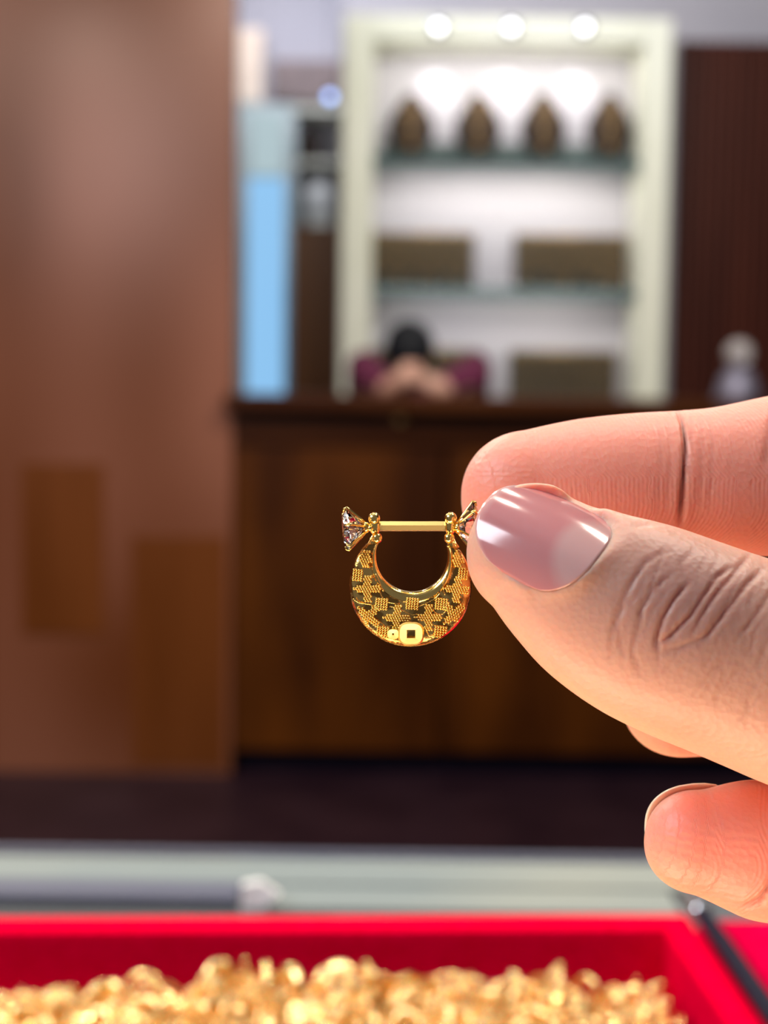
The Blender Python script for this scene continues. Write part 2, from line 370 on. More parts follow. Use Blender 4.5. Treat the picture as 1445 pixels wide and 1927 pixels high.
# ---------------------------------------------------------------- white display cabinet
Yc = 5.68
def cx_(px, py=400): return atY(px, py, Yc).x
def cz_(py, px=950): return atY(px, py, Yc).z
X0, X1 = cx_(643), cx_(1256); Z1 = cz_(30)
XI0, XI1 = cx_(700), cx_(1205); ZI = cz_(78)
D = 0.36
root = empty('display_cabinet', ((X0 + X1) / 2, Yc, 0))
b = bmesh.new(); box(b, (X0, Yc, 0), (XI0, Yc + D, Z1), 0.008); adopt(root, obj('side_panel', b, M['white']))
b = bmesh.new(); box(b, (XI1, Yc, 0), (X1, Yc + D, Z1), 0.008); adopt(root, obj('side_panel', b, M['white']))
b = bmesh.new(); box(b, (XI0, Yc, ZI), (XI1, Yc + D, Z1), 0.006); adopt(root, obj('top_panel', b, M['white']))
b = bmesh.new(); box(b, (XI0, Yc + D - 0.02, 0.6), (XI1, Yc + D, ZI)); adopt(root, obj('back_panel', b, M['white_in']))
b = bmesh.new(); box(b, (XI0, Yc, 0), (XI1, Yc + D - 0.02, 0.84), 0.004); adopt(root, obj('base_cabinet', b, M['white']))
shelf_z = [cz_(292), cz_(540), ]
for z in shelf_z:
    b = bmesh.new(); box(b, (XI0, Yc + 0.04, z - 0.04), (XI1, Yc + D - 0.02, z), 0.002); adopt(root, obj('glass_shelf', b, M['teal_glass']))
# bracket strip between the two halves
b = bmesh.new(); box(b, (cx_(925), Yc + D - 0.035, 0.9), (cx_(948), Yc + D - 0.02, shelf_z[0] - 0.03)); adopt(root, obj('shelf_rail', b, M['white']))
for px in (825, 962, 1100):
    l = empty('lamp', (0, 0, 0)); l.parent = root
    p = atY(px, 52, Yc - 0.012)
    bm_ = bmesh.new(); lathe(bm_, [(0.0, 0), (0.030, 0), (0.033, -0.010), (0.028, -0.016)], p, 24, Matrix.Rotation(R(90), 3, 'X'))
    bpy.data.objects.remove(l)
    h = adopt(root, obj('lamp_housing', bm_, M['silver'], smooth=True))
    bm_ = bmesh.new(); ball(bm_, p + Vector((0, -0.014, 0)), 0.013, 2, (1, 0.5, 1)); g = obj('lamp_bulb', bm_, M['downlight'], smooth=True)
    g.parent = h; g.location = -Vector(h.location) - root.location
    spot('cabinet_spot', (p.x, Yc + 0.16, ZI - 0.02), (p.x, Yc + D - 0.03, cz_(200)), 1.9, (1.0, 0.95, 0.95), 75, 0.015, 0.8)
    area('shelf_light', (p.x, Yc + 0.06, ZI - 0.01), (p.x, Yc + 0.30, shelf_z[0] + 0.1), 0.3, 0.02, 0.85, (1.0, 0.96, 0.84))
    area('shelf_light', (p.x, Yc + 0.05, shelf_z[0] - 0.06), (p.x, Yc + 0.33, shelf_z[0] - 0.35), 0.3, 0.02, 0.9, (1.0, 0.96, 0.84))
    area('shelf_light', (p.x, Yc + 0.05, shelf_z[1] - 0.04), (p.x, Yc + 0.33, shelf_z[1] - 0.3), 0.3, 0.02, 0.9, (1.0, 0.96, 0.84))
tag(root, 'tall cream white lit display cabinet with glass shelves behind the counter', 'cabinet')

# necklace stands (dark pointed busts draped with gold necklaces)
def necklace_stand(px, label):
    zb = shelf_z[0]; top = cz_(156, px); H = top - zb; x = cx_(px, 230); y = Yc + 0.17
    r = empty('necklace_stand', (x, y, zb))
    b = bmesh.new(); n = 14; rings = []
    prof = [(0.0, .034), (.03, .036), (.06, .024), (.16, .034), (.30, .048), (.44, .056), (.58, .052), (.72, .041), (.86, .026), (.95, .015), (1.0, .006)]
    for t, wd in prof:
        rings.append([b.verts.new(Vector((math.cos(2 * PI * k / 20) * wd * 1.6, math.sin(2 * PI * k / 20) * wd * 0.45 + 0.02 * t, H * t))) for k in range(20)])
    for a, c in zip(rings, rings[1:]):
        for k in range(20): b.faces.new((a[k], a[(k + 1) % 20], c[(k + 1) % 20], c[k]))
    b.faces.new(rings[0][::-1]); b.faces.new(rings[-1])
    obj('bust', b, M['dark_display'], r, True)
    for q, (wd, dr) in enumerate(((.034, .42), (.022, .62))):
        b = bmesh.new(); pts = []
        for k in range(15):
            a = -1 + 2 * k / 14
            pts.append((wd * a * (1 - 0.25 * abs(a)) , -0.040 + 0.012 * a * a, H * (0.86 - dr * (1 - abs(a) ** 1.6))))
        tube(b, pts, 0.0018, 6); obj('necklace', b, M['gold_dim'], r, True)
    b = bmesh.new(); ball(b, (0, -0.043, H * 0.2), 0.007, 2, (1, .4, 1.5)); obj('pendant', b, M['gold_dim'], r, True)
    tag(r, label, 'necklace stand', 'dark necklace stands on the top shelf')
for px, lb in ((775, 'dark pointed necklace bust at the left end of the top cabinet shelf'), (905, 'dark pointed necklace bust second from left on the top cabinet shelf'),
               (1032, 'dark pointed necklace bust third from left on the top cabinet shelf'), (1160, 'dark pointed necklace bust at the right end of the top cabinet shelf')):
    necklace_stand(px, lb)
b = bmesh.new(); za = shelf_z[0]
box(b, (cx_(715), Yc + 0.26, za), (cx_(1195), Yc + 0.33, za + 0.085), 0.006); box(b, (cx_(715), Yc + 0.24, za), (cx_(1195), Yc + 0.26, za + 0.02), 0.004)
o = recenter(obj('jewelry_tray', b, noise_color(mat('teal_tray', (.1, .14, .14), .6), (0.05, 0.07, 0.07), (0.10, 0.13, 0.13)))); tag(o, 'low dark teal tray behind the necklace busts on the top shelf', 'tray')
# racks of hanging chains
def chain_rack(pxa, pxb, pya, zb, label, n):
    xa, xb = cx_(pxa, 480), cx_(pxb, 480); top = cz_(pya); H = top - zb
    r = empty('chain_display', ((xa + xb) / 2, Yc + 0.2, zb)); W = (xb - xa) / 2
    b = bmesh.new(); box(b, (-W, 0.02, 0), (W, 0.05, H), 0.004); box(b, (-W, -0.08, 0), (W, 0.03, 0.012), 0.003)
    obj('backboard', b, M['tray_dark'], r)
    b = bmesh.new(); tube(b, [(-W, -0.02, H - 0.01), (W, -0.02, H - 0.01)], 0.004, 8); obj('rail', b, M['gold_dim'], r, True)
    for k in range(n):
        xk = -W + (k + 0.5) * 2 * W / n; L = H * random.uniform(0.62, 0.9); s = 2 * W / n * 0.3
        pts = [(xk + s * math.cos(a) * 1.0, -0.025, H - 0.012 - L / 2 + L / 2 * math.sin(a)) for a in [2 * PI * j / 20 for j in range(20)]]
        b = bmesh.new(); tube(b, pts, 0.0022, 5, closed=True); obj('chain', b, M['gold_dim'], r, True)
    tag(r, label, 'jewelry display')
chain_rack(697, 898, 428, shelf_z[1], 'dark board of hanging chains on the left of the middle shelf', 9)
chain_rack(978, 1196, 428, shelf_z[1], 'dark board of hanging chains on the right of the middle shelf', 10)
zb3 = 0.84 + 0.12
chain_rack(697, 915, 655, zb3, 'dark board of hanging chains behind the person in maroon', 9)
chain_rack(972, 1182, 655, zb3, 'dark board of hanging chains low on the right, beside the person', 10)
b = bmesh.new(); box(b, (XI0, Yc, 0.84), (XI1, Yc + D - 0.02, zb3 - 0.0)); o = obj('plinth', b, M['white']); adopt(bpy.data.objects['display_cabinet'], o)

# ---------------------------------------------------------------- far passage: pale cabinet, blue light panel, lamp
Yf = 7.4
def fx(px, py=400): return atY(px, py, Yf).x
def fz(py, px=520): return atY(px, py, Yf).z
root = empty('light_column', (fx(502), Yf, 0))
b = bmesh.new(); box(b, (fx(446), Yf, 0.0), (fx(556), Yf + 0.12, fz(196)), 0.01); adopt(root, obj('frame', b, noise_color(mat('pale_blue_frame', (.5, .6, .62), .5), (0.42, 0.50, 0.52), (0.50, 0.56, 0.57))))
b = bmesh.new(); box(b, (fx(466), Yf - 0.015, 0.6), (fx(536), Yf, fz(335)), 0.004); adopt(root, obj('lit_panel', b, M['blue_panel']))
b = bmesh.new(); box(b, (fx(470), Yf - 0.012, fz(330)), (fx(532), Yf, fz(212)), 0.004); adopt(root, obj('upper_panel', b, M['pale_panel']))
tag(root, 'tall narrow glowing light blue panel beside the wooden wall', 'light panel')
root = empty('wall_cabinet', (fx(600), Yf, fz(330)))
b = bmesh.new(); box(b, (fx(400), Yf + 0.25, fz(430)), (fx(680), Yf + 0.3, ZC)); adopt(root, obj('back_panel', b, M['grey_wall']))
for z in (fz(300), fz(200)):
    b = bmesh.new(); box(b, (fx(548), Yf, z - 0.02), (fx(680), Yf + 0.25, z)); adopt(root, obj('shelf', b, M['white']))
tag(root, 'pale open wall shelf in the passage left of the white cabinet', 'shelf')
b = bmesh.new(); box(b, (fx(505), Yf + 0.2, fz(172)), (fx(640), Yf + 0.249, fz(95)), 0.01)
o = recenter(obj('wall_panel', b, noise_color(mat('brown_board', (.2, .15, .15), .7), (0.16, 0.12, 0.12), (0.24, 0.18, 0.18)))); tag(o, 'dark brown board high on the far wall beside the blue lamp', 'board')
b = bmesh.new(); box(b, (fx(440), Yf + 0.1, fz(185)), (fx(488), Yf + 0.2, fz(45)), 0.01)
o = recenter(obj('wall_box', b, noise_color(mat('peach_panel', (0.6, 0.5, 0.42), 0.6), (0.66, 0.52, 0.42), (0.72, 0.6, 0.5)))); tag(o, 'cream upright panel above the blue light column', 'panel')
b = bmesh.new(); lathe(b, [(0.0, 0), (0.05, 0), (0.055, .01), (.075, .12), (.085, .2), (.05, .27), (.03, .3), (.035, .33), (0.0, .33)], (fx(600), Yf + 0.12, fz(430) + 0.0), 24)
o = recenter(obj('white_vase', b, M['paper'], smooth=True)); tag(o, 'pale grey vase below the open shelf in the passage', 'vase')
b = bmesh.new(); box(b, (fx(560), Yf + 0.02, fz(432) - 0.02), (fx(650), Yf + 0.25, fz(430))); adopt(bpy.data.objects['wall_cabinet'], obj('shelf', b, M['white']))
b = bmesh.new(); lathe(b, [(0.0, 0), (0.05, 0), (.06, .08), (.035, .16), (.0, .19)], (fx(578), Yf + 0.12, fz(298)), 20)
o = recenter(obj('dark_jar', b, M['dark_display'], smooth=True)); tag(o, 'dark jar on the open shelf in the passage', 'jar')
p = atY(621, 182, 6.9)
root = empty('blue_lamp', p)
b = bmesh.new(); ball(b, (0, 0, 0), 0.018, 3); obj('bulb', b, M['blue_lamp'], root, True)
b = bmesh.new(); lathe(b, [(0.006, 0.016), (0.009, 0.022), (0.009, 0.04), (0.0015, 0.045), (0.0015, ZC - p.z)], (0, 0, 0), 16); obj('pendant_rod', b, M['navy'], root, True)
tag(root, 'small round blue white lamp hanging left of the white cabinet', 'lamp')
area('passage_light', (fx(560), 6.9, 3.08), (fx(560), Yf + 0.3, 1.9), 0.9, 0.2, 13, (0.9, 0.92, 1.0))

# silvery ornament on the counter at the right
p = atY(1388, 752, 4.6); p.z = zc
root = empty('silver_ornament', p)
k_ = 4.6 / F
b = bmesh.new(); lathe(b, [(0, 0), (44 * k_, 0), (46 * k_, 6 * k_), (38 * k_, 22 * k_), (34 * k_, 40 * k_), (26 * k_, 52 * k_), (14 * k_, 60 * k_), (12 * k_, 66 * k_)], (0, 0, 0), 32)
obj('body', b, mat('grey_ornament', (0.16, 0.15, 0.21), 0.5, 0.4), root, True)
b = bmesh.new(); ball(b, (0, 0, 86 * k_), 26 * k_, 3); obj('glass_ball', b, mat('ornament_glass', (0.75, 0.7, 0.72), 0.08, 0, Transmission_Weight=0.6), root, True)
tag(root, 'silver ornament with round glass ball on the counter by the dark slats', 'ornament')

# ---------------------------------------------------------------- person behind the counter
def person():
    Yh = 5.10; hc = atY(770, 662, Yh)
    g = lambda x, y, z: Vector((hc.x + x * (0.66 if x < 0 else 0.95), y, z))
    sd = Vector((1, 0, 0)); sh = hc.z - 0.14
    b = bmesh.new()
    ball(b, hc, 0.072, 4, (0.95, 1.05, 1.12), Matrix.Rotation(R(32), 4, 'X'))
    ball(b, hc + Vector((0, -0.025, -0.075)), 0.045, 3, (1, 0.9, 1.1))         # jaw
    ball(b, hc + Vector((0, -0.082, -0.058)), 0.012, 2, (0.8, 1.2, 1.6))        # nose
    for s in (-1, 1): ball(b, hc + Vector((0.074 * s, 0.0, -0.02)), 0.022, 2, (0.4, 0.8, 1.2))
    limb(b, [(hc + Vector((0, 0.0, -0.03)), .05, .05), (g(0, Yh + .08, sh + .06), .055, .055), (g(0, Yh + .13, sh), .07, .06)], sd)
    limb(b, [(g(0, Yh + .12, sh + .03), .06, .05), (g(0, Yh + .14, sh - .03), .17, .09), (g(0, Yh + .18, sh - .2), .165, .11), (g(0, Yh + .24, sh - .42), .15, .11), (g(0, Yh + .28, sh - .6), .17, .13), (g(0, Yh + .28, sh - .66), .12, .1)], sd)
    hz = zc + 0.02
    for s in (-1, 1):
        limb(b, [(g(.16 * s, Yh + .13, sh - .03), .055, .055), (g(.20 * s, Yh + .10, sh - .06), .052, .052), (g(.215 * s, Yh - .05, zc + .075), .045, .045), (g(.205 * s, Yh - .20, zc + .05), .042, .042)], sd)
        limb(b, [(g(.21 * s, Yh - .20, zc + .048), .042, .040), (g(.10 * s, Yh - .27, hz + .005), .034, .034), (g(.03 * s, Yh - .30 + .02 * s, hz + .035), .026, .03), (g(.0 * s, Yh - .30, hz + .055), .022, .04)], Vector((0, 1, 0)))
        for f in range(5):                                                     # fingers
            q = hz + .02 + f * .014
            limb(b, [(g(-.035 * s, Yh - .335 + .012 * s, q), .004, .004), (g(-.025 * s, Yh - .33 + .01 * s, q), .0085, .0085), (g(.0, Yh - .32, q), .009, .009), (g(.03 * s, Yh - .30, q - .004), .009, .009)], Vector((0, 0, 1)), 4, 10)
        limb(b, [(g(.09 * s, Yh + .28, sh - .62), .08, .08), (g(.10 * s, Yh + .08, sh - .63), .078, .075), (g(.11 * s, Yh - .12, sh - .62), .055, .055), (g(.11 * s, Yh - .14, sh - .75), .05, .05), (g(.11 * s, Yh - .10, .12), .035, .035), (g(.11 * s, Yh - .10, .05), .035, .035)], sd)
        limb(b, [(g(.11 * s, Yh - .22, .03), .03, .022), (g(.11 * s, Yh - .16, .04), .04, .035), (g(.11 * s, Yh - .07, .045), .035, .04)], sd)
    me = remesh(b, 0.006, 4, 'person')
    o = obj('person', me, M['far_skin'], smooth=True)
    # hair: cap over the top and back of the head
    b = bmesh.new(); ball(b, hc + Vector((0, -0.012, 0.014)), 0.084, 4, (1.0, 1.1, 1.08), Matrix.Rotation(R(32), 4, 'X'))
    for v in list(b.verts):
        d = v.co - hc
        if d.y < -0.0 and d.z < -0.062: b.verts.remove(v)
    for v in b.verts: v.co += (v.co - hc).normalized() * 0.004 * noise.noise(v.co * 60)
    h = obj('hair', b, M['hair'], o, True); so = h.modifiers.new('s', 'SOLIDIFY'); so.thickness = 0.008
    # maroon top: torso and sleeves slightly larger than the body
    b = bmesh.new()
    limb(b, [(g(0, Yh + .12, sh + .045), .055, .06), (g(0, Yh + .13, sh + .015), .13, .085), (g(0, Yh + .14, sh - .04), .19, .105), (g(0, Yh + .18, sh - .2), .18, .125), (g(0, Yh + .24, sh - .42), .165, .125), (g(0, Yh + .28, sh - .6), .185, .145)], sd)
    for s in (-1, 1):
        limb(b, [(g(.14 * s, Yh + .13, sh - .02), .06, .062), (g(.205 * s, Yh + .10, sh - .055), .064, .062), (g(.225 * s, Yh - .05, zc + .085), .056, .056), (g(.212 * s, Yh - .18, zc + .062), .052, .054)], sd)
        limb(b, [(g(.225 * s, Yh - .19, zc + .055), .05, .048), (g(.17 * s, Yh - .225, zc + .055), .048, .046), (g(.115 * s, Yh - .262, hz + .008), .043, .042)], Vector((0, 1, 0)))
    obj('maroon_top', remesh(b, 0.006, 4, 'maroon_top'), M['maroon'], o, True)
    b = bmesh.new()
    for s in (-1, 1):
        limb(b, [(g(.09 * s, Yh + .30, sh - .60), .09, .09), (g(.10 * s, Yh + .08, sh - .625), .088, .085), (g(.11 * s, Yh - .13, sh - .61), .064, .066), (g(.11 * s, Yh - .15, sh - .75), .06, .06), (g(.11 * s, Yh - .10, .14), .05, .05)], sd)
    obj('trousers', remesh(b, 0.007, 4, 'trousers'), M['trousers'], o, True)
    tag(o, 'person with black hair in a maroon top bent over hands on the counter', 'person')
    # stool
    r = empty('stool', (hc.x, Yh + .26, 0)); zz = sh - .71
    b = bmesh.new(); lathe(b, [(0, zz - .04), (.17, zz - .04), (.18, zz - .02), (.17, zz), (0, zz)], (0, 0, 0), 28); obj('seat', b, M['navy'], r, True)
    for k in range(4):
        a = PI / 4 + k * PI / 2; b = bmesh.new(); tube(b, [(.1 * math.cos(a), .1 * math.sin(a), zz - .04), (.17 * math.cos(a), .17 * math.sin(a), 0)], .012, 8); obj('leg', b, M['silver'], r, True)
    tag(r, 'round stool behind the counter under the person in maroon', 'stool')
person()

# ---------------------------------------------------------------- near glass showcase
ZG = 0.93
A = atZ(0, 1599, ZG); B = atZ(1200, 1617, ZG); ex = (B - A).normalized(); ey = Vector((ex.y, -ex.x, 0))       # ey: towards the viewer
def G(u, v, z): return A + ex * u + ey * v + Vector((0, 0, z - ZG))
def gbox(b, u0, v0, z0, u1, v1, z1, bev=0.0):
    mt = Matrix(((ex.x, ey.x, 0, A.x), (ex.y, ey.y, 0, A.y), (0, 0, 1, 0), (0, 0, 0, 1)))
    box(b, (u0, v0, z0), (u1, v1, z1), bev, mt)
def vof(py, px=700): return (atZ(px, py, ZG) - A).dot(ey)
def uof(px, py): return (atZ(px, py, ZG) - A).dot(ex)
root = empty('glass_showcase', (0, 0.3, 0))
U0, U1 = -0.5, 1.05; V1 = 0.60
b = bmesh.new(); gbox(b, U0, 0.002, ZG - 0.008, U1, V1, ZG, 0.001); adopt(root, obj('glass_top', b, M['glass']))
b = bmesh.new(); v0, v1 = vof(1628), vof(1672); gbox(b, U0, v0, ZG, U1, v1, ZG + 0.002, 0.0006); adopt(root, obj('pale_strip', b, M['pale_cloth']))
b = bmesh.new(); gbox(b, U0, -0.004, ZG - 0.03, U1, 0.002, ZG + 0.001, 0.001); adopt(root, obj('edge_trim', b, M['navy_pad']))
b = bmesh.new(); gbox(b, U0, 0.0, 0.0, U1, V1, 0.55); adopt(root, obj('base', b, M['wood_counter']))
b = bmesh.new(); gbox(b, U0, 0.004, ZG - 0.05, U1, V1, ZG - 0.04); adopt(root, obj('lining', b, M['case_cloth']))
b = bmesh.new(); gbox(b, U0, 0.0, 0.55, U1, 0.004, ZG - 0.03); adopt(root, obj('glass_front', b, M['glass']))
b = bmesh.new(); gbox(b, uof(508, 1690), vof(1674), ZG, uof(1262, 1690) , vof(1716), ZG + 0.0012, 0.0004); adopt(root, obj('display_pad', b, M['pale_cloth']))
tag(root, 'glass topped jewelry showcase with a metal edge under the red tray', 'showcase')
b = bmesh.new(); gbox(b, uof(-420, 1690), vof(1680), ZG + 0.0002, uof(452, 1690), vof(1712), ZG + 0.004, 0.001)
o = recenter(obj('navy_pad', b, M['navy_pad'])); tag(o, 'dark navy flat pad on the glass behind the red tray', 'pad')
# white tag: folded lozenge paper
b = bmesh.new(); c = atZ(484, 1712, ZG + 0.0005)
pts = [(-.0065, 0, 0), (-.006, 0, .0095), (.001, .001, .0105), (.0085, 0, .006), (.002, 0, .0005)]
f = [b.verts.new(Vector(c) + Vector(p)) for p in pts]; g2 = [b.verts.new(Vector(c) + Vector(p) + Vector((0, .004, 0.0))) for p in pts]
b.faces.new(f); b.faces.new(g2[::-1])
for k in range(5): b.faces.new((f[k], f[(k + 1) % 5], g2[(k + 1) % 5], g2[k]))
o = recenter(obj('white_tag', b, M['paper'])); tag(o, 'small white folded tag standing on the glass behind the red tray', 'tag')

# ---------------------------------------------------------------- red tray
ZR = 0.963
TA = atZ(0, 1724, ZR); TB = atZ(1292, 1719, ZR); tx = (TB - TA).normalized(); ty = Vector((tx.y, -tx.x, 0))
TO = Vector((TB.x, TB.y, 0))          # outer far right corner
MT = Matrix(((tx.x, ty.x, 0, TO.x), (tx.y, ty.y, 0, TO.y), (0, 0, 1, 0), (0, 0, 0, 1)))
TW, TD, TT = 0.42, 0.27, 0.014
root = empty('red_tray', (TO.x - 0.2, TO.y - 0.13, ZG))
ZB = ZG + 0.0003
b = bmesh.new(); box(b, (-TW, 0, ZB), (0, TT, ZR), 0.002, MT); adopt(root, obj('far_wall', b, M['red']))
b = bmesh.new(); box(b, (-TT * 0.75, TT, ZB), (0, TD, ZR), 0.002, MT); adopt(root, obj('side_wall', b, M['red']))
b = bmesh.new(); box(b, (-TW, TT, ZB), (-TW + TT, TD, ZR), 0.002, MT); adopt(root, obj('side_wall', b, M['red']))
b = bmesh.new(); box(b, (-TW + TT, TD - TT, ZB), (-TT * .75, TD, ZR), 0.002, MT); adopt(root, obj('near_wall', b, M['red']))
b = bmesh.new(); box(b, (-TW + TT, TT, ZB), (-TT * .75, TD - TT, ZB + 0.004), 0, MT); adopt(root, obj('tray_bottom', b, M['red']))
tag(root, 'bright red velvet tray heaped with gold jewelry on the glass counter', 'tray')
# second red tray to the right, partly seen beyond the pen
root = empty('crimson_mat', (TO.x + 0.13, TO.y - 0.1, ZG))
b = bmesh.new(); box(b, (0.006, -0.012, ZB), (0.26, TD, ZR - 0.006), 0.003, MT); adopt(root, obj('crimson_pad', b, M['red_b']))
tag(root, 'crimson velvet block beside the red tray under the lowest finger', 'velvet block')
# pen lying along the seam
b0 = atZ(1293, 1694, ZR + 0.001); b1 = atZ(1460, 1940, ZR + 0.001); dv = (b1 - b0).normalized()
root = empty('pen', b0)
zz = Vector((0, 0, 0.0025))
b = bmesh.new(); tube(b, [zz + dv * t for t in (0.0, 0.002, 0.004, 0.020, 0.0205)], [0.001, .0022, .0029, .0031, .0031], 16); obj('silver_tip', b, M['silver'], root, True)
b = bmesh.new(); tube(b, [zz + dv * t for t in (0.0205, 0.021, 0.05, 0.118, 0.12)], [.0026, .0026, .0029, .0029, .002], 16); obj('barrel', b, M['navy'], root, True)
tag(root, 'slim dark navy pen with silver tip along the edge of the red tray', 'pen')

# gold heap
sil = [(-300, 1865), (0, 1862), (50, 1848), (80, 1840), (120, 1862), (180, 1858), (245, 1838), (290, 1848), (330, 1862), (372, 1855), (392, 1806), (430, 1812), (500, 1808), (560, 1810), (600, 1832), (625, 1808), (665, 1800), (710, 1812), (760, 1828), (812, 1815), (870, 1820), (940, 1828), (990, 1832), (1050, 1812), (1090, 1838), (1130, 1850), (1180, 1835), (1230, 1846), (1268, 1858), (1276, 1900)]
def zsil(px):
    for (a, ya), (c, yc) in zip(sil, sil[1:]):
        if a <= px <= c: return ya + (yc - ya) * (px - a) / (c - a)
    return 1900
inv = MROT.transposed()
def pix(p):
    q = inv @ (Vector(p) - CAM); return CX + F * q.x / -q.z, CY - F * q.y / -q.z
VR = 0.05                     # ridge of the heap, distance from the tray's far edge
def heap_z(u, v):
    """u<0 from the right edge, v from the far edge towards the viewer"""
    q = MT @ Vector((u, v if v > VR else VR, ZR)); px, _ = pix(q)
    Yq = (MT @ Vector((u, VR, ZR))).y
    zr = atY(px, zsil(px) + 36, Yq).z
    base = ZB + 0.006
    k = 1.0
    if v < VR: k = max(0.0, 1 - ((VR - v) / 0.026) ** 2)
    e = min(1, max(0, (-0.0105 - u) / 0.008))
    nz = 0.0018 * noise.noise(Vector((u * 60, v * 60, 3)))
    return base + max(0, (zr - base) + nz) * k * e
b = bmesh.new(); nu, nv = 320, 180; grid = []
for i in range(nu + 1):
    row = []
    for j in range(nv + 1):
        u = -TW + TT + 0.001 + (TW - TT * 1.75 - 0.002) * i / nu; v = TT + 0.001 + (TD - 2 * TT - 0.002) * j / nv
        row.append(b.verts.new(MT @ Vector((u, v, heap_z(u, v) - 0.004 + 0.003 * noise.noise(Vector((u * 330, v * 330, 9)))))))
    grid.append(row)
for i in range(nu):
    for j in range(nv): b.faces.new((grid[i][j], grid[i + 1][j], grid[i + 1][j + 1], grid[i][j + 1]))
o = obj('gold_jewelry', b, M['gold_tray'], smooth=True); tag(o, 'tangled gold jewelry filling the bottom of the red tray', 'jewelry', kind='stuff')

def crescent_bm(s=1.0):
    b = bmesh.new(); n = 28; rings = []
    for i in range(n + 1):
        a = R(-60) - R(240) * i / n + R(0); wdt = math.sin(PI * i / n) ** 0.7
        r = 0.0045 * s; c = Vector((math.cos(a) * r, 0, math.sin(a) * r)); d = c.normalized()
        w_, t_ = (0.0006 + 0.0018 * wdt) * s, (0.0005 + 0.0009 * wdt) * s
        rings.append([b.verts.new(c + d * w_ * math.cos(2 * PI * k / 8) + Vector((0, t_ * math.sin(2 * PI * k / 8), 0))) for k in range(8)])
    for p_, q_ in zip(rings, rings[1:]):
        for k in range(8): b.faces.new((p_[k], p_[(k + 1) % 8], q_[(k + 1) % 8], q_[k]))
    b.faces.new(rings[0][::-1]); b.faces.new(rings[-1])
    return b
def flower_bm():
    b = bmesh.new()
    for k in range(6):
        a = k * PI / 3; ball(b, (0.0022 * math.cos(a), 0.0022 * math.sin(a), 0.0012), 0.0016, 2, (1, 1, 0.7))
    ball(b, (0, 0, 0.002), 0.0015, 2); tube(b, [(0, 0, 0.001), (0, 0, -0.006)], 0.0004, 6)
    return b
def bead_ring_bm():
    b = bmesh.new()
    for k in range(16):
        a = k * PI / 8; ball(b, (0.0045 * math.cos(a), 0.0045 * math.sin(a), 0), 0.00105, 1)
    return b
def ring_bm():
    b = bmesh.new(); pts = [(0.0058 * math.cos(a), 0.0058 * math.sin(a), 0) for a in [2 * PI * k / 26 for k in range(26)]]
    tube(b, pts, 0.0009, 8, closed=True)
    for k in range(7): ball(b, (0.0058 * math.cos(.3 * k - .9), 0.0058 * math.sin(.3 * k - .9), 0.0009), 0.0009, 1)
    return b
kinds = [('crescent_earring', crescent_bm(), 'gold crescent earring in the heap on the red tray', 'earring', 'gold crescent earrings in the red tray', True),
         ('flower_stud', flower_bm(), 'gold flower stud earring in the heap on the red tray', 'earring', 'gold flower studs in the red tray', True),
         ('beaded_ring', bead_ring_bm(), 'small beaded gold hoop in the heap on the red tray', 'earring', 'beaded gold hoops in the red tray', False),
         ('gold_ring', ring_bm(), 'plain gold ring in the heap on the red tray', 'ring', 'gold rings in the red tray', True)]
protos = []
for nm, b, lb, ct, gp, smh in kinds:
    o = obj(nm, b, M['gold_tray'], None, smh); tag(o, lb, ct, gp); protos.append([o, False])
cnt = 0; tries = 0
placed = []
while cnt < 285 and tries < 20000:
    tries += 1
    u = random.uniform(-0.335, -0.015); v = random.uniform(0.026, 0.098)
    if v > 0.09 and random.random() < .5: continue
    z = heap_z(u, v)
    if z < ZB + 0.012 and random.random() < 0.8: continue
    p = MT @ Vector((u, v, z + random.uniform(-0.002, 0.001)))
    px, py = pix(p)
    if px < -40 or px > 1285 or py > 1960: continue
    if any((p - q).length < 0.0046 for q in placed): continue
    placed.append(p)
    k = random.choices(range(4), (4, 4, 3, 3))[0]
    o, used = protos[k]
    if used: o = o.copy(); C.objects.link(o)
    protos[k][1] = True
    o.location = p; o.rotation_euler = (random.uniform(0, 6.28), random.uniform(0, 6.28), random.uniform(0, 6.28))
    s = random.uniform(0.62, 0.95); o.scale = (s, s, s)
    cnt += 1
print('heap', cnt, tries)

# ---------------------------------------------------------------- hand
def mm(px, d): return px / F * d
def K(px, py, d, rw, rt=None):
    """finger station: pixel, depth, half width in px (across the view), half thickness (m) along the view"""
    w_ = mm(rw, d); return (P(px, py, d), w_, w_ * 0.9 if rt is None else mm(rt, d))
def roundtip(px0, py0, px1, py1, d0, d1, r, rt, n=7, pw=2.0):
    """half-superellipsoid end cap from the extreme tip (px0,py0) to the first full section (px1,py1)"""
    out = []
    for k in range(n):
        t = 1 - math.cos(PI / 2 * (k + 0.15) / n); q = (1 - (1 - t) ** pw) ** (1 / pw)
        d = d0 + (d1 - d0) * t
        out.append(K(px0 + (px1 - px0) * t, py0 + (py1 - py0) * t, d, r * q, rt * q))
    return out
hb = bmesh.new()
# thumb (nail side to the viewer)
thumb = roundtip(893, 980, 1003, 1036, 0.1685, 0.1675, 129, 102, 8, 2.05) + [
    K(1003, 1036, 0.1675, 129, 102), K(1060, 1080, 0.1670, 150, 118), K(1125, 1124, 0.1668, 172, 134), K(1200, 1163, 0.1667, 187, 150), K(1280, 1198, 0.1667, 193, 160),
    K(1370, 1232, 0.1668, 196, 160), K(1480, 1272, 0.1670, 203, 164), K(1640, 1335, 0.1675, 210, 175), K(1850, 1440, 0.168, 235, 210),
    K(2100, 1560, 0.172, 280, 270), K(2400, 1650, 0.178, 330, 320), K(2700, 1720, 0.184, 340, 320), K(2900, 1760, 0.188, 320, 300)]
limb(hb, thumb, CU + CR * 0.5, 4, 56, sq=2.15)
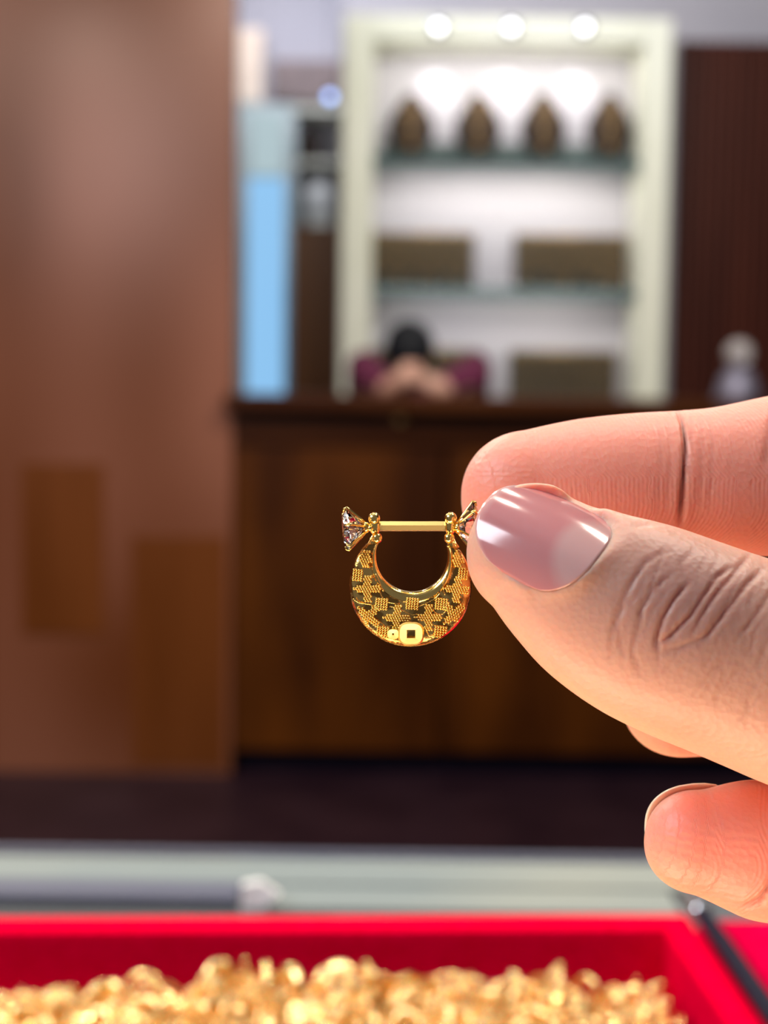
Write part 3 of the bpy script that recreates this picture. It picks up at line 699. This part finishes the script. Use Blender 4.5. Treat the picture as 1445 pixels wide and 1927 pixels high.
# index finger behind it, pad to the viewer
index = roundtip(869, 945, 1005, 938, 0.1835, 0.1845, 130, 105, 8, 2.2) + [
    K(1005, 938, 0.1845, 130, 105), K(1100, 924, 0.1848, 136, 118), K(1200, 915, 0.1850, 138, 122), K(1290, 908, 0.1850, 136, 118), K(1370, 905, 0.1852, 142, 124),
    K(1500, 892, 0.1860, 155, 132), K(1650, 880, 0.188, 160, 140), K(1760, 880, 0.191, 165, 150), K(1900, 900, 0.191, 168, 155), K(2150, 960, 0.190, 175, 165), K(2400, 1030, 0.192, 185, 175), K(2600, 1100, 0.195, 190, 170)]
limb(hb, index, CU, 4, 48, sq=2.1)
# middle finger, only its end shows below the thumb
middle = roundtip(1172, 1325, 1290, 1312, 0.189, 0.190, 112, 100, 8, 2.2) + [
    K(1290, 1312, 0.190, 112, 100), K(1420, 1300, 0.191, 118, 110), K(1560, 1290, 0.193, 122, 115), K(1700, 1280, 0.196, 130, 125), K(1900, 1270, 0.201, 150, 145), K(2020, 1270, 0.202, 155, 150),
    K(2250, 1290, 0.199, 165, 160), K(2500, 1330, 0.198, 180, 170), K(2650, 1350, 0.198, 185, 170)]
limb(hb, middle, CU, 4, 40, sq=2.1)
# ring finger, pad to the viewer, nail beyond
ring_ = roundtip(1217, 1566, 1320, 1586, 0.1745, 0.1752, 98, 84, 8, 2.2) + [
    K(1320, 1585, 0.1752, 100, 86), K(1390, 1592, 0.1755, 124, 98), K(1450, 1601, 0.1758, 134, 104), K(1520, 1606, 0.176, 128, 104), K(1640, 1606, 0.178, 132, 112),
    K(1800, 1600, 0.184, 138, 128), K(1920, 1590, 0.190, 145, 138), K(2100, 1585, 0.194, 150, 142), K(2350, 1590, 0.197, 160, 155), K(2600, 1600, 0.198, 175, 160)]
limb(hb, ring_, CU, 4, 48, sq=2.1)
# little finger (below, outside the frame)
little = roundtip(1530, 1880, 1600, 1880, 0.182, 0.183, 92, 80, 6) + [
    K(1600, 1880, 0.183, 92, 80), K(1750, 1880, 0.186, 98, 90), K(1900, 1875, 0.191, 105, 100), K(2100, 1860, 0.194, 112, 110), K(2400, 1840, 0.196, 130, 130), K(2600, 1830, 0.196, 140, 130)]
limb(hb, little, CU, 4, 32)
# palm, wrist and forearm
palm = [K(2420, 1330, 0.197, 330, 90), K(2520, 1370, 0.197, 480, 150), K(2750, 1450, 0.197, 520, 190), K(3000, 1560, 0.196, 500, 210), K(3300, 1700, 0.195, 430, 210),
        K(3550, 1830, 0.194, 350, 200), K(3750, 1940, 0.194, 330, 205), K(4200, 2080, 0.196, 360, 260), K(5000, 2350, 0.20, 440, 360), K(6200, 2600, 0.205, 520, 440), K(6400, 2640, 0.206, 480, 400)]
limb(hb, palm, CU + CR * 0.45, 4, 56)
hme = remesh(hb, 0.00033, 14, 'hand')
n = len(hme.vertices); co = np.empty(n * 3); hme.vertices.foreach_get('co', co); co = co.reshape(-1, 3)
no = np.empty(n * 3); hme.vertices.foreach_get('normal', no); no = no.reshape(-1, 3)
Rm = np.array(MROT); rel = (co - np.array(CAM)) @ Rm      # camera-frame coordinates, used only to lay out creases
dep = -rel[:, 2]; PX = CX + F * rel[:, 0] / dep; PY = CY - F * rel[:, 1] / dep
facing = (no @ np.array(CB))
# nearest finger by centre line
def chain(keys): return np.array([[*k[0]] for k in keys])
def dist_chain(pts, keys):
    c = chain(keys); best = np.full(len(pts), 9.0); along = np.zeros(len(pts)); s0 = 0
    rad = np.array([k[1] for k in keys])
    for i in range(len(c) - 1):
        a, d = c[i], c[i + 1] - c[i]; L2 = d @ d
        t = np.clip(((pts - a) @ d) / L2, 0, 1); q = a + t[:, None] * d
        r = np.linalg.norm(pts - q, axis=1) / (rad[i] + (rad[i + 1] - rad[i]) * t + 1e-4)
        m = r < best; best[m] = r[m]; along[m] = s0 + t[m] * math.sqrt(L2); s0 += math.sqrt(L2)
    return best, along
fr = [(dist_chain(co, k)) for k in (thumb, index, middle, ring_, little, palm)]
who = np.argmin(np.array([f[0] for f in fr]), 0)
disp = np.zeros(n); crease = np.zeros(n)
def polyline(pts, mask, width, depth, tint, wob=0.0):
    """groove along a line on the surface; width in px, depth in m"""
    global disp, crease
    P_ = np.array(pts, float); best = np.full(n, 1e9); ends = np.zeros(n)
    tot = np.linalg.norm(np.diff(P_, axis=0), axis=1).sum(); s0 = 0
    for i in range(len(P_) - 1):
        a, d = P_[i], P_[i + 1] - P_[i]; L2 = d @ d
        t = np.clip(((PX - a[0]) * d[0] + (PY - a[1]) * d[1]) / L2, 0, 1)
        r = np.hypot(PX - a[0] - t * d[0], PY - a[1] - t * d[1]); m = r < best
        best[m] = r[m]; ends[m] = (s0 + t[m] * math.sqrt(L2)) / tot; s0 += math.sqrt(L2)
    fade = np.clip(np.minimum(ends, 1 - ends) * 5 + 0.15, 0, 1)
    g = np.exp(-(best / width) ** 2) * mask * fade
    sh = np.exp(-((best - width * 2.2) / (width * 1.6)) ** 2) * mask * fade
    disp -= g * depth * 0.8; disp += sh * depth * 0.15; crease = np.maximum(crease, g * min(1, tint * 1.25))  # tint darkens the skin colour in place of shade in the grooves
front = np.clip(facing * 4, 0, 1)
mt_, mi_, mr_ = (who == 0) * front, (who == 1) * front, (who == 3) * front
# thumb knuckle wrinkles
for pts, w_, dp, ti in (
    ([(1298, 1092), (1268, 1128), (1246, 1165), (1234, 1205), (1238, 1228)], 4.5, .00040, .85),
    ([(1232, 1215), (1262, 1196), (1300, 1158), (1325, 1120), (1350, 1085), (1385, 1062)], 4.5, .00034, .7),
    ([(1415, 1035), (1385, 1075), (1345, 1120), (1318, 1160), (1300, 1195)], 4.5, .00030, .55),
    ([(1440, 1065), (1405, 1100), (1370, 1145), (1335, 1190), (1315, 1215)], 5, .00030, .55),
    ([(1462, 1100), (1420, 1160), (1390, 1200)], 5, .0002, .3),
    ([(1268, 1075), (1232, 1105), (1205, 1150), (1200, 1200)], 5, .00018, .35),
    ([(1225, 1050), (1195, 1085), (1170, 1130), (1160, 1180), (1175, 1240)], 5, .00016, .3),
    ([(1255, 1035), (1212, 1060), (1182, 1110)], 5, .00014, .25),
    ([(1180, 1130), (1150, 1180), (1150, 1230)], 5, .00012, .2),
    ([(1200, 1175), (1188, 1225), (1205, 1270)], 5, .00014, .25),
    ([(1240, 1230), (1290, 1215), (1340, 1190)], 5, .00014, .2),
    ([(1180, 990), (1230, 985), (1290, 1010)], 6, .00014, .2),
    ([(1290, 1100), (1280, 1060), (1310, 1030)], 5, .00014, .2)):
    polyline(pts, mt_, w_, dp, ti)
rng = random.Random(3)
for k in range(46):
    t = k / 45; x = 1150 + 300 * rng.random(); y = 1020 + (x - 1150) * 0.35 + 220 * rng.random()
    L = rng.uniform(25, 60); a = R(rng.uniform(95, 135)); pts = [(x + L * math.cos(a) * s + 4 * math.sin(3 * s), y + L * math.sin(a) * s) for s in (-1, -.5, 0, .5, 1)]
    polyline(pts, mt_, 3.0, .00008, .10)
# index crease and faint lines
polyline([(1272, 765), (1284, 790), (1290, 830), (1288, 880), (1284, 930), (1280, 990)], mi_, 4.5, .0008, 1.0)
polyline([(1298, 770), (1300, 830), (1296, 900), (1292, 960)], mi_, 4, .0002, .2)
polyline([(1455, 770), (1446, 830), (1440, 880)], mi_, 7, .0003, .25)
for x in (1240, 1256, 1318, 1336): polyline([(x - 6, 775), (x + 4, 830), (x + 2, 900), (x - 4, 960)], mi_, 4, .00008, .1)
# ring finger crease
polyline([(1458, 1640), (1448, 1668), (1432, 1690), (1412, 1702), (1395, 1706)], mr_, 6, .0004, .55)
# broad soft waviness
wav = np.array([noise.noise(Vector(v) * 140) for v in co]) if n < 900000 else 0
thumbish = (fr[0][0] < 1.6) & (dep < 0.1722) & (fr[0][0] < fr[3][0])
who = np.where(thumbish, 0, who)
disp += wav * 0.00022
co = co + no * disp[:, None]
curwho = 0

def nail(name, O, T, N, L, W, Rc, kl, edge, mats, label, taper=0.88, ext=0.0, wh=0):
    """curved plate. O base-mid on the surface, T towards the tip, N outward normal. Returns height field for the nail bed"""
    T = T.normalized(); N = (N - T * N.dot(T)).normalized(); Bn = T.cross(N)
    def wid(u): return W * (1 - (1 - taper) * u) * (1 - 0.0 * u)
    def shape(u, v):
        """u 0..1 base->tip, v -1..1"""
        return v * wid(u)
    def hgt(a, c):
        """a along T (m), c across (m): height above O along N"""
        c = max(-Rc * 0.98, min(Rc * 0.98, c))
        return (math.sqrt(Rc * Rc - c * c) - Rc) - kl * max(a, -0.002) ** 2
    b = bmesh.new(); nu, nv = 40, 40; g = []; tones = []
    for i in range(nu + 1):
        row = []
        for j in range(nv + 1):
            v = -1 + 2 * j / nv; u = i / nu
            a0 = L * 0.36 * (1 - (1 - min(1, abs(v)) ** 2.6) ** 0.5)                 # rounded cuticle
            a1 = L * (1 + ext) - L * edge * (1 - (1 - min(1, abs(v)) ** 2.4) ** 0.55)                # rounded free edge
            a = a0 + (a1 - a0) * u; c = shape(a / L, math.sin(v * PI / 2) * 0.15 + v * 0.85)
            row.append(b.verts.new(O + T * a + Bn * c + N * hgt(a, c)))
            lun = 1 - min(1, max(0, ((a / L - 0.02) ** 2 / 0.32 ** 2 + (c / (W * .80)) ** 2 - 0.70) * 1.8)); fe = min(1, max(0, (u - 0.93) * 14))
            tones.append(max(lun * 0.6, fe))
        g.append(row)
    for i in range(nu):
        for j in range(nv): b.faces.new((g[i][j], g[i][j + 1], g[i + 1][j + 1], g[i + 1][j]))
    me = bpy.data.meshes.new(name); b.to_mesh(me); b.free()
    at = me.attributes.new('tone', 'FLOAT', 'POINT'); at.data.foreach_set('value', tones)
    o = obj(name, me, mats, None, True)
    s = o.modifiers.new('solid', 'SOLIDIFY'); s.thickness = 0.00022; s.offset = -1 if (me.polygons[0].normal.dot(N) > 0) else 1
    # press the flesh against the plate
    global co
    if wh < 0: return o
    q = co - np.array(O); a = q @ np.array(T); c = q @ np.array(Bn); h = q @ np.array(N)
    cc = np.clip(c, -Rc * .98, Rc * .98)
    hh = (np.sqrt(Rc * Rc - cc * cc) - Rc) - kl * np.maximum(a, -0.002) ** 2
    wv = W * (1 - (1 - taper) * np.clip(a / L, 0, 1))
    vv = c / wv
    a0 = L * 0.36 * (1 - (1 - np.clip(np.abs(vv), 0, 1) ** 2.6) ** 0.5); a1 = L * (1 - edge * (1 - (1 - np.clip(np.abs(vv), 0, 1) ** 2.4) ** 0.55))
    dout = np.maximum(np.maximum((np.abs(c) - wv), (a0 - a)), 0)            # distance outside the plate (sides and base)
    sd_ = np.maximum(np.abs(c) - wv, a0 - a)
    def sm(x): x = np.clip(x, 0, 1); return x * x * (3 - 2 * x)
    off = -0.00030 + 0.00062 * sm((sd_ + 0.0004) / 0.0009)
    wgt = (1 - sm((sd_ - 0.0003) / 0.0016)) * sm((1.5 - fr[wh][0]) / 0.25) * sm((h + 0.0092) / 0.002) * sm((a1 + 0.0003 - a) / 0.0016) * sm((no @ np.array(N) + 0.25) / 0.3)
    tgt = hh + off
    k1 = sm((sd_ + 0.0001) / 0.0009)
    lneg = 0.004 + (np.where(c > 0, 0.0014, 0.0003) - 0.004) * k1; lpos = 0.004 + (0.00020 - 0.004) * k1
    dl = np.clip((tgt - h) * wgt, -lneg, lpos)
    ed = np.empty(len(hme.edges) * 2, dtype=np.int64); hme.edges.foreach_get('vertices', ed); ed = ed.reshape(-1, 2)
    near = (np.abs(sd_) < 0.004) & (h > -0.012) & (fr[wh][0] < 2)
    ed = ed[near[ed[:, 0]] & near[ed[:, 1]]]; deg = np.maximum(np.bincount(ed.ravel(), minlength=n), 1)
    raw = dl.copy()
    for _ in range(7):
        acc = np.bincount(ed[:, 0], dl[ed[:, 1]], n) + np.bincount(ed[:, 1], dl[ed[:, 0]], n)
        av = acc / deg; dl = np.where(near & (deg > 1), 0.5 * dl + 0.5 * av, dl)
        dl = np.where(sd_ < -0.0001, np.minimum(dl, raw), dl)
    co = co + np.outer(dl, np.array(N))
    if label: o['label'] = label
    return o
Tn = (P(938, 948, 0.167) - P(1120, 1052, 0.1612)); Nn = (CB * 1.0 + CU * 0.30 + CR * 0.12)
# base point: push to the actual surface
bv = BVHTree.FromPolygons([Vector(v) for v in co], [tuple(p.vertices) for p in hme.polygons])
def hit(px, py):
    d = ray(px, py).normalized(); h = bv.ray_cast(CAM, d, 1.0); return h[0]
O_ = hit(1128, 1045); O2 = hit(968, 950)
print('thumb nail base depth', (O_ - CAM).dot(-CB), (O2 - CAM).dot(-CB))
thumbnail = nail('thumbnail', O_ + CB * 0.0002, O2 - O_ , (hit(1060, 1000) - P(1094, 1112, 0.1675)), 0.0140, 0.0062, 0.0082, 10, 0.42, M['nail'], 'glossy pink thumbnail', 0.93)
# ring finger nail on the far side of the fingertip
Or = P(1370, 1550, 0.1790)
fn = nail('fingernail', Or, P(1199, 1546, 0.1778) - Or, -CB, 0.0104, 0.0052, 0.0072, 14, 0.50, M['nail_edge'], 'pale nail edge', 0.92, 0.0, -1)
hme.vertices.foreach_set('co', co.ravel())
hme.update()
pad = np.zeros(n); dorsal = np.zeros(n); ridge = np.zeros(n)
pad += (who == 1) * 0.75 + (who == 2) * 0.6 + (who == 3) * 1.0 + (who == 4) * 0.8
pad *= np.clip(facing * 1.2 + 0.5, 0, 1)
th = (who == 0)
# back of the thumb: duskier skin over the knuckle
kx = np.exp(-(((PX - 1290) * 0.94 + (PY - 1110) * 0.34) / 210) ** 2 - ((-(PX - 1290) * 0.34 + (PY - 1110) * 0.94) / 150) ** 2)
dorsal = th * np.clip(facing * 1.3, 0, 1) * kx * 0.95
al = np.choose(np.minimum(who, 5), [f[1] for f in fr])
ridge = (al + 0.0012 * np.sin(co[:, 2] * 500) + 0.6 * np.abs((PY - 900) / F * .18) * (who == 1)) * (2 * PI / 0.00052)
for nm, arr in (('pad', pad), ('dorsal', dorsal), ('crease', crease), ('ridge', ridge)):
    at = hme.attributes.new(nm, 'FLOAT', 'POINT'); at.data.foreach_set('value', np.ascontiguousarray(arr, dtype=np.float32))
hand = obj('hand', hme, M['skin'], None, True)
for o in (thumbnail, fn): o.parent = hand
tag(hand, 'hand with thumb and bent fingers pinching the gold crescent earring', 'hand')
print('hand verts', n)

# ---------------------------------------------------------------- the earring
DE = 0.1735
def E(px, py, dz=0.0): return P(px, py, DE) + CB * dz          # dz towards the viewer, m
def Z(zx, zy, dz=0.0): return E(620 + zx / 4.25, 900 + zy / 4.25, dz)
u_ = DE / F                                                      # metres per pixel
ear = empty('crescent_earring', E(772, 1216))
ear.name = 'gold_earring'
def part(name, b, m, sm=True, parent=None, label=None):
    o = obj(name, b, m, None, sm); pr = parent or ear
    o.parent = pr; off = ear.location
    if parent is None: o.location = -off
    if label: o['label'] = label
    return o
# body: crescent with polished rim
N_ = 120; b = bmesh.new(); rb = bmesh.new()
def edge_pts(t):
    ao = R(136.6 + (396 - 136.6) * t); ai = R(159.6 + (376.4 - 159.6) * t)
    o_ = (772.3 + 114.7 * math.cos(ao), 1101.9 - 114.7 * math.sin(ao)); i_ = (775.3 + 67 * math.cos(ai), 1045.9 - 67 * math.sin(ai)); return i_, o_
prof = [(0.0, 0.0), (0.0, .35), (.015, .62), (.05, .84), (.10, .96), (.16, 1.0), (.19, .90), (.22, .84), (.35, .92), (.5, .95), (.65, .92), (.8, .84), (.9, .70), (.96, .5), (1.0, .2), (1.0, 0.0)]
TH = 0.00125
rings = []; ringsb = []
for i in range(N_ + 1):
    t = i / N_; I, O = edge_pts(t)
    wloc = math.hypot(O[0] - I[0], O[1] - I[1]) / 103.0
    th_ = TH * (0.45 + 0.55 * min(1, wloc))
    pts = [(w_, h_) for w_, h_ in prof] + [(w_, -h_) for w_, h_ in prof[-2:0:-1]]
    row = [b.verts.new(E(I[0] + (O[0] - I[0]) * w_, I[1] + (O[1] - I[1]) * w_, th_ * h_)) for w_, h_ in pts]
    rings.append(row)
m_ = len(rings[0])
for p_, q_ in zip(rings, rings[1:]):
    for k in range(m_): b.faces.new((p_[k], p_[(k + 1) % m_], q_[(k + 1) % m_], q_[k]))
b.faces.new(rings[0]); b.faces.new(rings[-1][::-1])
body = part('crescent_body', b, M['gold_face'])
body.data.materials.append(M['gold'])
for f in body.data.polygons:
    k = f.index % m_
    if k < 6 or k > m_ - 7: f.material_index = 1
def face_h(px, py):
    """height of the face at a pixel"""
    return TH * 0.90
# granulated crosses
def cross(zx, zy, arm, half, ang=0.0, step=21, r=10.8, name='granulated_cross'):
    b = bmesh.new(); ca, sa = math.cos(ang), math.sin(ang); seen = 0
    for i in range(-arm, arm + 1):
        for j in range(-arm, arm + 1):
            if min(abs(i), abs(j)) > half: continue
            if abs(i) == arm and abs(j) == half and arm > 2: continue
            x = (i + (0.5 if j % 2 else 0)) * step if half != arm else i * step; y = j * step * 0.92
            X, Y = zx + x * ca - y * sa, zy + x * sa + y * ca
            px, py = 620 + X / 4.25, 900 + Y / 4.25
            ro = math.hypot(px - 772.3, py - 1101.9); ri = math.hypot(px - 775.3, py - 1045.9)
            if ro > 110 or ri < 76: continue
            fall = max(0, (ro - 88) / 24) ** 2
            ball(b, E(px, py, TH * (1.02 - 0.38 * fall)), r / 4.25 * u_, 2); seen += 1
    if seen: part(name, b, M['gold_bead'])
    else: b.free()
for a in ((300, 880, 5, 1, 0.0), (535, 1112, 5, 1, 0.05), (785, 1108, 5, 1, 0.0), (1012, 885, 5, 1, 0.1), (310, 1100, 5, 1, 0.7), (990, 1085, 5, 1, -0.75), (285, 640, 3, 1, 0.1), (1020, 640, 3, 1, 0.1)): cross(*a)
for a in ((415, 1000), (660, 998), (890, 1000), (425, 1225), (885, 1222), (215, 770), (1075, 760)): cross(a[0], a[1], 2, 2, 0.1, 21, 10.8, 'granulated_square')
# coin with a square hole at the bottom
def quatre(zx, zy, r, h, hole):
    def Z2(x, y, d): return Z(x, y, d - (y - zy) / 4.25 * u_ * 0.36)
    b = bmesh.new(); n_ = 48; outer = []; inner = []; outer2 = []; inner2 = []
    for k in range(n_):
        a = 2 * PI * k / n_; rr = r * (1 - 0.05 * math.cos(4 * a)); q = hole / max(abs(math.cos(a)), abs(math.sin(a)))
        outer.append(b.verts.new(Z2(zx + rr * math.cos(a), zy + rr * math.sin(a) * .92, h * 0.72)))
        outer2.append(b.verts.new(Z2(zx + rr * .86 * math.cos(a), zy + rr * .86 * math.sin(a) * .92, h)))
        inner.append(b.verts.new(Z2(zx + q * math.cos(a), zy + q * math.sin(a), h * 0.98)))
        inner2.append(b.verts.new(Z2(zx + q * math.cos(a), zy + q * math.sin(a), h * 0.6)))
    for A_, B_ in ((outer, outer2), (outer2, inner), (inner, inner2)):
        for k in range(n_): b.faces.new((A_[k], A_[(k + 1) % n_], B_[(k + 1) % n_], B_[k]))
    o = part('polished_coin', b, M['gold_coin'], False, label='polished gold coin shape with square hole'); return o
quatre(650, 1236, 110, TH * 1.35, 34)
quatre(508, 1240, 52, TH * 1.05, 8)
# small square of beads in the hole

# scroll wires
for pts in ([(480, 1020), (540, 1030), (600, 1060), (660, 1085), (700, 1082)], [(690, 1030), (730, 1010), (790, 985), (850, 950), (880, 915)], [(190, 960), (240, 990), (300, 1000), (360, 1010)],
            [(400, 900), (425, 950), (470, 985), (560, 1000)], [(400, 1140), (450, 1180), (500, 1170)], [(820, 1020), (840, 1070), (900, 1080), (940, 1040)], [(370, 760), (400, 830), (430, 900)], [(700, 1180), (760, 1200), (800, 1260)], [(930, 780), (900, 860), (920, 930)]):
    b = bmesh.new(); tube(b, [Z(x, y, TH * 0.93) for x, y in [tuple(q) for q in cat_rom(pts, 5)]], 5 / 4.25 * u_, 8); part('scroll_wire', b, M['gold'])
# pin bar: faceted rod
b = bmesh.new(); tube(b, [Z(345, 384), Z(400, 384), Z(925, 384), Z(985, 384)], 42 / 4.25 * u_, 6); part('pin_bar', b, mat('pin_gold', (1.0, 0.76, 0.28), 0.26, 1.0), False)
for s, (bx, by, cx2, cy2, sx_) in enumerate(((357, 322, 380, 478, 325), (968, 320, 955, 478, 1018))):
    b = bmesh.new(); ball(b, Z(bx, by, 0.0004), 50 / 4.25 * u_, 3); ball(b, Z(bx + (5 if s == 0 else -3), 385, 0.0002), 47 / 4.25 * u_, 3, (1, 1, 1.5))
    part('hinge_knuckle', b, M['gold'])
    b = bmesh.new(); ball(b, Z(cx2, cy2, 0.0005), 43 / 4.25 * u_, 3); part('hinge_bead', b, M['gold'])
    b = bmesh.new(); ball(b, Z(sx_, 400, 0.0009), 22 / 4.25 * u_, 3); part('small_bead', b, M['gold'])
    b = bmesh.new(); x_, y_ = (345, 520) if s == 0 else (975, 520)
    tube(b, [Z(cx2, cy2 - 40), Z(x_, y_), Z(x_ - (25 if s == 0 else -30), y_ + 50)], [30 / 4.25 * u_, 38 / 4.25 * u_, 40 / 4.25 * u_], 12); part('arm_joint', b, M['gold'])
# prong-set stones at both ends
def setting(ax, ay, fx_, fy_, rad, tiltz, label):
    """apex (ax,ay) -> centre of the stone's girdle (fx,fy), girdle radius in zoom px"""
    a = Z(ax, ay, 0.0003); c = Z(fx_, fy_, 0.0003) + CB * tiltz; axis = (c - a).normalized()
    L = (c - a).length; r = rad / 4.25 * u_
    q = axis.to_track_quat('Z', 'Y').to_matrix()
    # stone: brilliant cut
    b = bmesh.new(); nn = 12
    lv = [(0.001 * r, -.95), (r * .5, -.5), (r, 0.0), (r, 0.07), (r * .62, .30)]
    rg = []
    for i, (rr, zz_) in enumerate(lv):
        off = PI / nn if i % 2 else 0
        rg.append([b.verts.new(c + q @ Vector((rr * math.cos(2 * PI * k / nn + off), rr * math.sin(2 * PI * k / nn + off), zz_ * r * .8))) for k in range(nn)])
    for i in range(len(rg) - 1):
        A_, B_ = rg[i], rg[i + 1]
        for k in range(nn): b.faces.new((A_[k], A_[(k + 1) % nn], B_[(k + 1) % nn], B_[k]))
    b.faces.new(rg[0][::-1]); b.faces.new(rg[-1])
    bs = bmesh.new()
    lathe(bs, [(r * .10, -L * .1), (r * .22, 0), (r * .30, L * .18), (r * .24, L * .22)], a, 20, q); hd = part('stone_setting', bs, M['gold'], label=label)
    st = obj('stone', b, M['crystal'], hd); st['label'] = 'clear faceted stone'
    for k in range(6):
        an = 2 * PI * k / 6 + .3; bb = bmesh.new()
        f_ = lambda rr, h_: a + axis * h_ + q @ Vector((rr * math.cos(an), rr * math.sin(an), 0))
        tube(bb, [f_(r * .15, L * .05), f_(r * .50, L * .42), f_(r * .90, L * .85), f_(r * 1.06, L * 1.02), f_(r * 1.0, L * 1.14), f_(r * .86, L * 1.2)], [.00013, .00014, .00014, .00015, .00014, .00009], 8)
        obj('prong', bb, M['gold'], hd, True)
setting(312, 392, 150, 405, 170, 0.0002, 'gold claw setting holding a clear stone')
setting(1008, 395, 1150, 392, 200, 0.0001, 'gold claw setting pinched by the thumb')
# part() stores world-space meshes under the empty: children of settings inherit the offset
tag(ear, 'gold crescent earring with crosses and clear stone ends held by the hand', 'earring')
